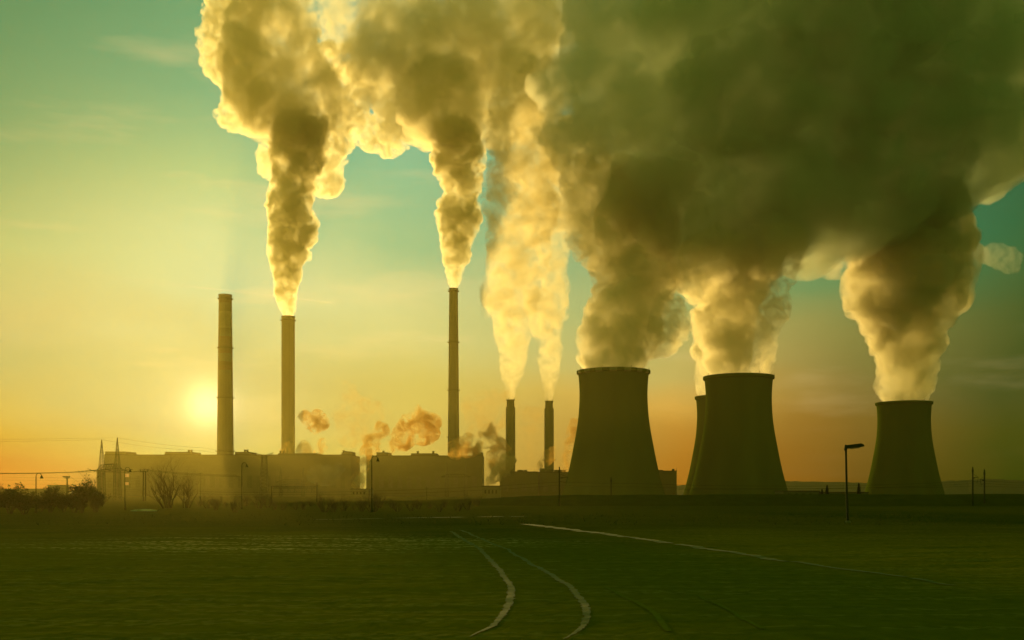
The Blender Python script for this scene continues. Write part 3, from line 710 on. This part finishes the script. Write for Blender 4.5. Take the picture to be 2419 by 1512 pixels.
# ground cover: dead grass along the field edge
def grass():
    rng = random.Random(9); m = MB()
    for _ in range(1500):
        D = rng.uniform(98, 150); x = rng.uniform(-58, 60); z = 0; h = rng.uniform(.1, .35); l = rng.uniform(-.2, .2); w = .03
        m.add([(x-w, D, 0), (x+w, D, 0), (x+l, D+rng.uniform(-.1,.1), h)], [(0,1,2)])
    o = m.build('grass', M_leaf); o['kind'] = 'stuff'
grass()
def snow_bank():
    D = 178; m = MB(); n = 14; rg = random.Random(4); vs = []
    for i in range(n+1):
        f = i/n; x = X(310+62*f, D); h = .30*math.sin(math.pi*(.08+.84*f))**.5+rg.uniform(-.03,.03)
        vs += [(x, D-.5, 0), (x, D-.2, h*.8), (x, D+.1, h), (x, D+.7, h*.6), (x, D+1.0, 0)]
    fs = [(i*5+k, i*5+5+k, i*5+6+k, i*5+1+k) for i in range(n) for k in range(4)]
    m.add(vs, fs); o = m.build('snow_bank', M_snow, loc=(X(341, D), D, 0), smooth=True)
    props(o, 'low bright snow bank below the twin-leg post', 'snow bank')
snow_bank()

# ------------------------------------------------------------------ smoke
def hash3(i, j, k, s):
    h = (i*374761393+j*668265263+k*1103515245+s*974711) & 0xFFFFFFFF
    h = ((h ^ (h >> 13))*1274126177) & 0xFFFFFFFF
    return h ^ (h >> 16)
def worley(P, seed):
    B = np.floor(P).astype(np.int64); best = np.full(len(P), 9.0)
    for dx in (-1,0,1):
        for dy in (-1,0,1):
            for dz in (-1,0,1):
                c = B+np.array([dx,dy,dz]); h = hash3(c[:,0], c[:,1], c[:,2], seed)
                q = np.stack([(h & 1023)/1023., ((h >> 10) & 1023)/1023., ((h >> 20) & 1023)/1023.], 1)
                best = np.minimum(best, ((c+q-P)**2).sum(1))
    return np.sqrt(best)
def surface_net(f, org, h):
    """closed quad mesh of the zero level of a sampled field (inside negative)"""
    s = f < 0; nx, ny, nz = f.shape
    cnt = np.zeros((nx-1,ny-1,nz-1), np.int8)
    for a in (0,1):
        for b in (0,1):
            for c in (0,1): cnt += s[a:nx-1+a, b:ny-1+b, c:nz-1+c]
    act = (cnt > 0) & (cnt < 8); I, J, K = np.nonzero(act)
    idx = np.full(act.shape, -1, np.int64); idx[I,J,K] = np.arange(len(I))
    acc = np.zeros((len(I),3)); num = np.zeros(len(I))
    C = [(a,b,c) for a in (0,1) for b in (0,1) for c in (0,1)]
    for p in C:
        for ax in range(3):
            if p[ax]: continue
            q = list(p); q[ax] = 1
            fa = f[I+p[0],J+p[1],K+p[2]]; fb = f[I+q[0],J+q[1],K+q[2]]; cr = (fa < 0) != (fb < 0)
            t = np.where(cr, fa/np.where(fa-fb == 0, 1, fa-fb), 0); e = np.tile(np.array(p, float), (len(I),1)); e[:,ax] += t
            acc += e*cr[:,None]; num += cr
    V = (np.stack([I,J,K],1)+acc/num[:,None])*h+org
    Q = []
    for ax in range(3):
        a = [slice(0,n) for n in f.shape]; b = list(a); a[ax] = slice(0,f.shape[ax]-1); b[ax] = slice(1,f.shape[ax])
        A = s[tuple(a)]; ch = A != s[tuple(b)]; i, j, k = np.nonzero(ch); P = np.stack([i,j,k],1)
        u, v = (ax+1) % 3, (ax+2) % 3; ok = (P[:,u] > 0) & (P[:,v] > 0) & (P[:,u] < f.shape[u]-1) & (P[:,v] < f.shape[v]-1); P = P[ok]
        ins = A[P[:,0],P[:,1],P[:,2]]
        def g(du, dv):
            q = P.copy(); q[:,u] += du; q[:,v] += dv; return idx[q[:,0],q[:,1],q[:,2]]
        quad = np.stack([g(-1,-1), g(0,-1), g(0,0), g(-1,0)], 1); quad[~ins] = quad[~ins][:,::-1]; Q.append(quad)
    return V, np.concatenate(Q)
def fbm3(P, lams, seed):
    tot = np.zeros(len(P)); w = 0; a = 1.0
    for q, lam in enumerate(lams):
        X_ = P/lam+q*17.3; B = np.floor(X_).astype(np.int64); t = X_-B; t = t*t*(3-2*t); v = 0
        for dx in (0,1):
            for dy in (0,1):
                for dz in (0,1):
                    h = (hash3(B[:,0]+dx, B[:,1]+dy, B[:,2]+dz, seed+q) & 65535)/65535.
                    v = v+h*(t[:,0] if dx else 1-t[:,0])*(t[:,1] if dy else 1-t[:,1])*(t[:,2] if dz else 1-t[:,2])
        tot += a*v; w += a; a *= .62
    return tot/w-.5
def cloud_mesh(name, balls, voxel, m, seed, scales, wfun, parent=None, loc=None, fringe=None, rag=1.0):
    """union of round puffs with cauliflower billows added to the field"""
    B = np.array(balls); mg = B[:,3].max()*.25+voxel*4
    lo = (B[:,:3]-B[:,3:4]).min(0)-mg; hi = (B[:,:3]+B[:,3:4]).max(0)+mg
    dims = np.ceil((hi-lo)/voxel).astype(int)+1; f = np.full(dims, 1e3, np.float32)
    ax = [lo[i]+np.arange(dims[i])*voxel for i in range(3)]
    for x, y, z, r in balls:
        m_ = r+max(voxel*3, r*.5); sl = []
        for q, c in zip(range(3), (x,y,z)): sl.append(slice(max(0,int((c-m_-lo[q])/voxel)), min(dims[q], int((c+m_-lo[q])/voxel)+2)))
        d = np.sqrt((ax[0][sl[0]][:,None,None]-x)**2+(ax[1][sl[1]][None,:,None]-y)**2+(ax[2][sl[2]][None,None,:]-z)**2)-r
        f[tuple(sl)] = np.minimum(f[tuple(sl)], d)
    w0 = float(np.median(B[:,3]))
    hw = wfun(ax[2])                                      # half width of the plume by height
    calm = np.clip((ax[2]-B[:,2].min())/(1.3*hw+.5)+.12, .1, 1)      # smooth where it leaves the mouth
    for i, lam in enumerate(scales):
        amp = np.minimum(.24*lam, .17*hw)*calm
        I, J, K = np.nonzero(np.abs(f) < amp[None,None,:]*1.1+voxel*1.5)
        P = np.stack([ax[0][I], ax[1][J], ax[2][K]], 1)
        d = worley(P/lam, seed*13+i); hgt = np.sqrt(np.clip(1-d*d, 0, 1))
        f[I,J,K] -= ((hgt-.62)*2*amp[K]).astype(np.float32)
    # ragged small detail
    lams = [q for q in (28., 14., 7., 3.5, 1.8) if q > voxel*1.4]; amp = np.minimum(11., .34*hw)*rag*calm
    I, J, K = np.nonzero(np.abs(f) < amp[None,None,:]*.8+voxel*1.5)
    g0 = f.copy() if fringe else None
    f[I,J,K] += (fbm3(np.stack([ax[0][I], ax[1][J], ax[2][K]], 1), lams, seed+50)*2.2*amp[K]).astype(np.float32)
    def finish(f, nm, mt, par, lc):
        f[0]=f[-1]=1; f[:,0]=f[:,-1]=1; f[:,:,0]=f[:,:,-1]=1
        V, Q = surface_net(f, lo, voxel)
        o0 = np.array(origin_of(par) if par else lc)
        me = bpy.data.meshes.new(nm); me.from_pydata((V-o0).tolist(), [], Q.tolist()); me.materials.append(mt)
        me.polygons.foreach_set('use_smooth', [True]*len(me.polygons))
        o = bpy.data.objects.new(nm, me); COL.objects.link(o)
        if par: o.parent = par
        else: o.location = lc
        return o, V
    o, V = finish(f, name, m, parent, loc)
    if fringe:
        fm, off, fa = fringe; fa = np.minimum(fa, .34*hw)*np.clip((ax[2]-B[:,2].min())/(hw+1)-.2, 0.02, 1); of = np.minimum(off, .10*hw)
        g0 -= of[None,None,:]; I, J, K = np.nonzero(np.abs(g0) < fa[None,None,:]*.8+voxel*1.5)
        P = np.stack([ax[0][I], ax[1][J], ax[2][K]], 1)
        g0[I,J,K] += (fbm3(P, [q for q in (26., 13., 6.5, 3.2, 1.7) if q > voxel*1.3], seed+90)*2.4*fa[K]).astype(np.float32)
        # a fringe never starts below the mouth it comes from
        g0[:,:,:] = np.maximum(g0, (float(B[:,2].min())-ax[2])[None,None,:].astype(np.float32))
        finish(g0, 'fringe', fm, parent or o, loc)
    print(name, len(balls), len(V)); return o
def plume(name, rows, D, m, seed, voxel, label=None, dmax=1e9, step=.3, parent=None, rough=1.0, dfun=None, group=None, lean=0.0, fringe=None, rag=1.0):
    rng = random.Random(seed); rows = sorted(rows, key=lambda r: r[0]); k = D/F
    ys = np.array([r[0] for r in rows], float); xl = np.array([r[1] for r in rows], float); xr = np.array([r[2] for r in rows], float)
    balls = []; y = ys[-1]; o1, o2 = rng.random()*99, rng.random()*99; wm = float(np.median(xr-xl))/2
    wob = lambda y, o: (float(vnoise(np.array([y/(wm*.7)+o]), np.array([o]), 8)[0])-.5)+.6*(float(vnoise(np.array([y/(wm*.28)+o]), np.array([o+9]), 8)[0])-.5)
    while y > ys[0]:
        a, b = float(np.interp(y, ys, xl)), float(np.interp(y, ys, xr)); w = (b-a)/2; e0 = w*.2*min(1, (ys[-1]-y)/(wm*.8)); a += e0*wob(y, o1); b += e0*wob(y, o2); w = (b-a)/2; c = (a+b)/2; d = min(w, dmax/k); Dy = D+lean*(ys[-1]-y)/(ys[-1]-ys[0])
        q = d*(.42 if d*k > 12 else .6)
        n = 1 if w < d*1.3 else int(math.ceil(2*(w-d)/(d*.8)))+1
        for i in range(n):
            cx = c if n == 1 else a+d+(2*w-2*d)*i/(n-1)
            rr = .68*d; 
            for dy in (-1, -.8, -.6, -.4, -.2, .2, .4, .6, .8, 1):
                yy = y+dy*rr; wy = float(np.interp(yy, ys, (xr-xl)/2)) if ys[0] <= yy <= ys[-1] else 0.0; rr = min(rr, max(.35*d, math.hypot(dy*rr, wy)*.9))
            balls.append((*at(cx, y, Dy), rr*k))
        m_ = max(6, int(math.pi*(w+d-2*q)/(q*.85))); p0 = rng.uniform(0, 6.283)
        for j in range(m_):
            ph = p0+6.283*j/m_; r = q*rng.uniform(.7, 1.1); e = rng.uniform(.9, 1.06) if y < ys[-1]-q*.5 else .95
            ox, oy = (w-r)*math.cos(ph)*e, (d-r)*math.sin(ph)*e; yy = min(y+rng.uniform(-.4, .4)*q, ys[-1]-.5*r)
            balls.append((*at(c+ox, yy, Dy+oy*k), r*k))
            for h in range(2):
                r2 = q*rng.uniform(.18, .45); p2 = ph+rng.uniform(-.25, .25); e2 = rng.uniform(.97, 1.1)
                balls.append((*at(c+(w-r2)*math.cos(p2)*e2, min(yy+rng.uniform(-.6, .6)*q, ys[-1]-1.2*r2), Dy+(d-r2)*math.sin(p2)*e2*k), r2*k))
        y -= q*.75
    hw = np.minimum((xr-xl)/2*k, dmax)
    wf = lambda z: np.interp(HY-(z-EYE)/k, ys, hw)*rough
    base = at((xl[-1]+xr[-1])/2, ys[-1], D)
    W = float(hw.max()); sc = [q for q in (64., 34., 18., 9.5, 5., 2.7) if voxel*1.8 < q < W*1.1]
    o = cloud_mesh(name, balls, voxel, m, seed, sc, wf, parent, base, fringe, rag)
    if label: props(o, label, 'smoke plume', group)
    return o
S_dense = smoke_mat('dense_steam', .26, g=.62, noise=(13, .40, .60, .22, .16))
S_head = smoke_mat('head_steam', .08, g=.62, noise=(24, .40, .62, .25, .06))
S_veil = smoke_mat('veil_steam', .055, g=.62, noise=(20, .42, .62, .28, .04))
S_mid = smoke_mat('tower_steam', .18, g=.62, noise=(20, .42, .60, .25, .16))
S_wisp = smoke_mat('wisp_steam', .13, g=.65, surf=.015, noise=(11, .40, .60, .22, .03))
S_soft = smoke_mat('soft_steam', .025, g=.62, surf=.01)
S_top = smoke_mat('top_steam', .028, col=(.96,.965,.82), g=.55, surf=.006, noise=(34, .40, .62, .3, .08))
S_roll = smoke_mat('roll_steam', .06, col=(.91,.945,.80), g=.58, surf=.01, noise=(22, .42, .62, .28, .12))
S_lobe = smoke_mat('lobe_steam', .11, g=.62, surf=.012, noise=(9, .42, .60, .2, .06))
S_knob = smoke_mat('knob_steam', .2, col=(.80,.66,.30), g=.3, surf=.02, noise=(6, .36, .6, .25, .1))
S_thin = smoke_mat('thin_steam', .035, g=.65, surf=.015, noise=(14, .38, .62, .25))
S_stack = smoke_mat('stack_steam', .065, col=(.975,.92,.66), g=.6, surf=.015, noise=(14, .41, .60, .22, .10))
S_bank = smoke_mat('bank_steam', .056, col=(.83,.915,.74), g=.5, surf=.01, noise=(46, .40, .62, .35, .08))
S_puff = smoke_mat('puff_steam', .24, col=(.88,.56,.14), g=.35, surf=.006, noise=(11, .45, .64, .12))
S_faint = smoke_mat('faint_steam', .02, col=(.88,.56,.16), g=.35, surf=.004, noise=(16, .42, .66, .25))
gP = 'smoke plumes over the chimneys'; gC = 'steam plumes over the cooling towers'
pB = plume('smoke_plume', [(747,669,693),(730,662,696),(700,655,697),(650,648,704),(620,645,712),(600,643,722),(560,641,738),(530,640,745),(510,638,742),(500,637,738),(450,640,738),(420,648,745),(400,650,752),(380,648,762),(350,640,762),(320,645,765),(290,655,770)], 1100, S_dense, 1, 1.3,
     'billowing plume of the thick chimney right of the sun, widening towards the top', group=gP)
plume('cloud_head', [(330,640,760),(310,610,775),(285,575,790),(250,550,805),(220,540,800),(190,540,790),(150,538,770),(110,535,760),(70,540,752),(30,560,745),(-20,570,735),(-120,570,730)], 1100, S_head, 20, 1.8, parent=pB)
plume('wisp', [(422,622,655),(405,612,655),(385,606,655),(365,605,650),(345,614,650)], 1098, S_wisp, 21, 1.2, parent=pB)
plume('wisp', [(318,600,640),(300,545,720),(280,515,740),(255,528,700),(225,530,640),(195,515,640),(170,500,620),(145,488,600),(110,478,600),(60,466,600),(30,470,600),(0,488,620),(-110,500,650)], 1120, S_wisp, 2, 1.5, dmax=20, parent=pB, rag=1.7)
plume('wisp', [(462,745,800),(440,738,815),(400,742,800),(360,745,825),(320,740,838),(290,750,850),(240,760,870),(190,760,885),(150,750,880),(110,735,860)], 1135, S_wisp, 3, 1.6, dmax=18, parent=pB, rag=1.7)
plume('wisp', [(368,905,922),(354,888,950),(338,846,985),(315,825,1010),(270,820,1010),(230,815,1000),(190,795,980),(150,790,960)], 1180, S_wisp, 4, 1.6, dmax=14, parent=pB, rag=2.6)
plume('wisp', [(130,770,800),(90,758,850),(50,752,865),(20,750,830),(-60,760,850)], 1150, S_thin, 41, 2.0, parent=pB)
pC = plume('smoke_plume', [(681,1062,1080),(660,1058,1085),(640,1055,1090),(600,1051,1104),(550,1044,1116),(510,1036,1126),(485,1040,1128),(465,1062,1132),(450,1062,1134),(420,1042,1140),(390,1026,1140),(360,1018,1138),(330,1030,1130),(300,1010,1125)], 1050, S_dense, 5, 1.1,
     'slim knotted plume of the slender central chimney', group=gP)
plume('cloud_head', [(330,1010,1120),(300,970,1135),(265,938,1140),(235,935,1130),(200,950,1125),(165,985,1110)], 1040, S_head, 6, 1.8, parent=pC)
plume('cloud_veil', [(335,1000,1150),(310,960,1230),(280,930,1280),(240,900,1310),(200,870,1330),(150,850,1350),(110,840,1360),(60,850,1380)], 1110, S_veil, 61, 2.2, dmax=62, parent=pC, rag=1.8)
plume('cloud_veil', [(175,1000,1200),(140,900,1260),(110,830,1290),(70,830,1310),(20,868,1340),(-30,880,1380),(-140,890,1400)], 1090, S_top, 62, 2.2, dmax=80, parent=pC, rag=1.8)
plume('smoke_plume', [(944,1197.5,1213.5),(925,1197,1215),(890,1192,1226),(850,1186,1234),(800,1178,1240),(760,1174,1248),(720,1152,1256),(700,1148,1262),(670,1165,1272),(600,1166,1286),(550,1165,1295),(500,1152,1300),(450,1140,1310),(400,1140,1310),(350,1155,1300),(300,1165,1305),(250,1180,1315),(200,1190,1330),(150,1200,1330)], 950, S_stack, 7, 1.3,
     'pale ragged plume of the left short stack', group=gP, rag=1.9)
plume('smoke_plume', [(947,1288,1305),(925,1286,1307),(890,1280,1314),(850,1276,1320),(800,1266,1328),(760,1260,1336),(720,1255,1338),(680,1250,1334),(600,1258,1336),(550,1260,1348),(500,1262,1378),(450,1270,1398),(400,1280,1405),(350,1285,1395),(300,1280,1380)], 960, S_stack, 8, 1.4,
     'pale ragged plume of the right short stack', group=gP, rag=1.9)
p1 = plume('steam_plume', [(872,1376,1522),(840,1374,1530),(800,1374,1545),(770,1380,1550),(750,1388,1560),(700,1404,1580),(650,1414,1592),(620,1412,1596),(590,1398,1594),(550,1378,1588),(510,1366,1590),(460,1380,1610),(420,1400,1640)], 735, S_mid, 9, 1.5,
     'huge dark steam plume over the nearest cooling tower', group=gC, lean=140)
plume('cloud_head', [(338,1480,1575),(310,1310,1600),(280,1285,1608),(245,1276,1580),(210,1280,1550),(170,1300,1510),(130,1322,1498),(90,1338,1500),(40,1352,1494),(0,1368,1490),(-120,1380,1480)], 728, S_roll, 91, 1.7, dmax=44, parent=p1, rag=1.6)
plume('wisp', [(842,1530,1560),(825,1530,1590),(800,1530,1615),(770,1535,1628),(740,1540,1622),(705,1560,1612),(670,1570,1600)], 740, S_lobe, 10, 1.3, parent=p1, rag=1.6)
plume('wisp', [(640,1395,1420),(600,1350,1410),(560,1338,1400),(500,1335,1400),(450,1335,1420),(400,1325,1440),(350,1300,1440),(310,1270,1400)], 775, S_wisp, 11, 1.7, parent=p1)
p2 = plume('steam_plume', [(884,1670,1760),(840,1652,1772),(800,1648,1780),(760,1650,1785),(720,1655,1800),(680,1662,1815),(640,1690,1830),(600,1690,1850),(560,1690,1860),(520,1680,1870)], 762, S_mid, 12, 1.6,
     'steam plume over the dark tower in the middle of the right group', group=gC, lean=110)
plume('wisp', [(884,1775,1820),(850,1765,1824),(810,1770,1826),(770,1780,1850),(730,1785,1868),(700,1780,1862),(660,1790,1872),(620,1800,1888),(580,1810,1900),(540,1800,1910)], 770, S_lobe, 92, 1.5, parent=p2, rag=1.6)
plume('wisp', [(730,1640,1680),(700,1618,1690),(660,1602,1710),(630,1598,1740),(600,1606,1780),(575,1640,1800)], 785, S_wisp, 13, 1.7, parent=p2)
plume('steam_plume', [(933,1645,1690),(900,1645,1700),(860,1642,1720),(820,1645,1740),(780,1655,1760),(740,1660,1770)], 914, S_mid, 14, 1.7,
     'narrow steam plume over the mostly hidden tower', group=gC)
p3 = plume('steam_plume', [(950,2080,2190),(930,2074,2195),(900,2072,2197),(850,2068,2202),(800,2062,2215),(770,2058,2232),(745,2050,2246),(725,2020,2250),(705,2004,2256),(685,2003,2264),(665,2010,2270),(640,2014,2278),(610,2024,2284),(580,2044,2282),(550,2080,2275),(500,2090,2280),(460,2090,2270)], 905, S_mid, 15, 1.7,
     'steam plume over the rightmost cooling tower, hooked to the left', group=gC, lean=-30)
plume('wisp', [(655,1960,2010),(630,1925,2030),(600,1900,2060),(570,1900,2100),(545,1940,2110),(515,1990,2120),(490,2040,2120)], 925, S_thin, 16, 2.0, dmax=22, parent=p3)
plume('wisp', [(645,2385,2408),(630,2360,2410),(612,2315,2408),(598,2290,2395),(585,2280,2350)], 960, S_thin, 17, 1.4, dmax=7, parent=p3, rag=2.2)
bank = plume('steam_cloud', [(610,1650,1880),(585,1600,1960),(555,1500,2080),(520,1430,2200),(480,1390,2310),(440,1375,2335),(400,1370,2345),(340,1370,2370),(280,1400,2440),(220,1400,2520),(150,1390,2600),(80,1350,2650),(0,1340,2700),(-150,1340,2720)], 880, S_bank, 18, 3.0, dmax=112, rag=2.2)
props(bank, 'wide dark bank of merged steam filling the upper right sky', 'steam cloud')
plume('cloud_roll', [(585,1640,1760),(560,1610,1860),(525,1600,1940),(490,1610,1980),(450,1640,1990),(410,1680,1960),(375,1740,1900)], 790, S_roll, 96, 2.0, dmax=42, parent=bank, rag=1.8)
plume('cloud_roll', [(455,2010,2200),(420,1960,2260),(380,1930,2290),(330,1930,2300),(280,1960,2290),(235,2020,2250)], 830, S_roll, 97, 2.0, dmax=48, parent=bank, rag=1.8)
plume('cloud_roll', [(345,1640,1780),(310,1600,1860),(270,1590,1920),(225,1600,1950),(180,1640,1950),(140,1690,1900)], 800, S_roll, 98, 2.0, dmax=46, parent=bank, rag=1.8)
plume('cloud_roll', [(150,1940,2120),(110,1880,2200),(60,1850,2250),(0,1860,2280),(-60,1880,2280),(-120,1900,2240)], 800, S_roll, 99, 2.2, dmax=46, parent=bank, rag=1.8)
plume('wisp', [(420,2330,2420),(380,2315,2480),(330,2310,2520),(280,2330,2540)], 900, S_thin, 95, 2.4, dmax=24, parent=bank)
gS = 'small puffs of steam round the halls'
def puff(rows, D, lab, seed, m=S_puff, vox=.8, dmax=11, rag=2.6):
    o = plume('steam_puff', rows, D, m, seed, vox, dmax=dmax, rag=rag); props(o, lab, 'steam puff', gS)
puff([(1024,738,750),(1012,728,764),(1003,718,776),(994,712,776),(984,710,748),(976,708,722)], 1010, 'lone brown puff above the roof, right of the thick chimney', 51)
puff([(1074,664,690),(1064,660,698),(1054,668,700),(1044,680,694)], 1030, 'orange puff at the foot of the thick chimney', 52)
puff([(1080,702,736),(1070,700,738),(1060,704,734),(1050,708,730),(1044,712,724)], 1025, 'dark knob of steam on the long hall roof', 53, S_knob, .6)
puff([(1074,738,765),(1062,742,772),(1050,750,774),(1036,752,766)], 1030, 'thin orange wisp right of the dark knob of steam', 54)
puff([(1084,880,900),(1064,864,900),(1046,856,896),(1030,866,906),(1014,880,916),(1000,892,918)], 1075, 'slanting orange steam streak over the left end of the second hall', 55)
puff([(1072,914,928),(1056,914,940),(1042,922,975),(1028,922,1030),(1012,930,1038),(996,945,1030),(982,965,1006),(968,972,998),(958,980,992)], 1075, 'large orange steam cloud over the second hall, left of the central chimney', 56)
puff([(1152,832,866),(1130,832,872),(1110,836,874),(1090,838,872),(1070,845,876),(1054,850,880)], 960, 'orange steam filling the gap between the two long halls', 57)
puff([(1150,830,848),(1140,831,856),(1130,836,864),(1122,846,862)], 900, 'dark steam knot low in the gap between the long halls', 58, S_knob, .6)
puff([(1080,1058,1100),(1068,1060,1128),(1056,1066,1132),(1044,1080,1124),(1034,1100,1120)], 960, 'orange steam across the foot of the central chimney', 59)
puff([(1150,1140,1154),(1138,1146,1172),(1122,1156,1192),(1106,1166,1210),(1090,1176,1222)], 850, 'dark slanting steam jet left of the low halls', 65, S_knob, .6)
puff([(1130,1143,1170),(1110,1143,1190),(1085,1143,1205),(1060,1135,1195),(1040,1130,1180),(1020,1128,1170),(1005,1135,1160)], 870, 'steam drifting up beside the left short stack', 60)
puff([(1112,1262,1274),(1098,1270,1292),(1082,1282,1310),(1066,1290,1318)], 860, 'small white steam puff before the right short stack', 61, S_puff, .6)
puff([(1112,1318,1344),(1090,1320,1350),(1065,1326,1356),(1040,1332,1362),(1015,1340,1368),(995,1348,1368)], 840, 'orange steam column along the left side of the nearest cooling tower', 62)
puff([(1140,735,790),(1130,725,800),(1118,730,806),(1106,780,812),(1098,790,806)], 960, 'pale steam low before the long hall wall', 63, S_thin, 1.0, 10)
puff([(1030,1105,1150),(1010,1095,1180),(985,1085,1210),(960,1090,1230),(940,1110,1200),(925,1130,1170)], 1150, 'faint brown drift of steam between the central chimney and short stacks', 64, S_faint, 1.6, 16)
puff([(1050,800,860),(1020,800,900),(990,790,920),(960,800,900),(930,805,850),(905,808,830)], 1160, 'faint brown drift of steam above the gap between the two long halls', 66, S_faint, 1.6, 16)
puff([(1090,1230,1260),(1050,1226,1275),(1010,1228,1290),(970,1232,1300)], 1120, 'faint orange drift of steam between the two short stacks', 67, S_faint, 1.6, 14)

# ------------------------------------------------------------------ vapour trail high above
def contrail():
    D = 9200; pts = []; rad = []; rg = random.Random(3)
    for i in range(60):
        f = i/59; pts.append(at(180+610*f, 645+71*f+1.5*math.sin(f*6)*.4, D)); rad.append((3.0+3.2*f)*(1+rg.uniform(-.15,.15)))
    b = pts[0]; o = MB().tube(pts, rad, 8).build('contrail', smoke_mat('ice_trail', .011, (1,.98,.9), .5, .02), loc=b, smooth=True)
    props(o, 'thin straight vapour trail across the sky above the sun', 'vapour trail')
contrail()

# ------------------------------------------------------------------ air
hz = MB().box(-2300, 2300, -60, HAZE_Y, -1.0, HAZE_TOP).build('haze', smoke_mat('hazy_air', HAZE_D, HAZE_C, HAZE_G, 0)); hz['kind'] = 'stuff'
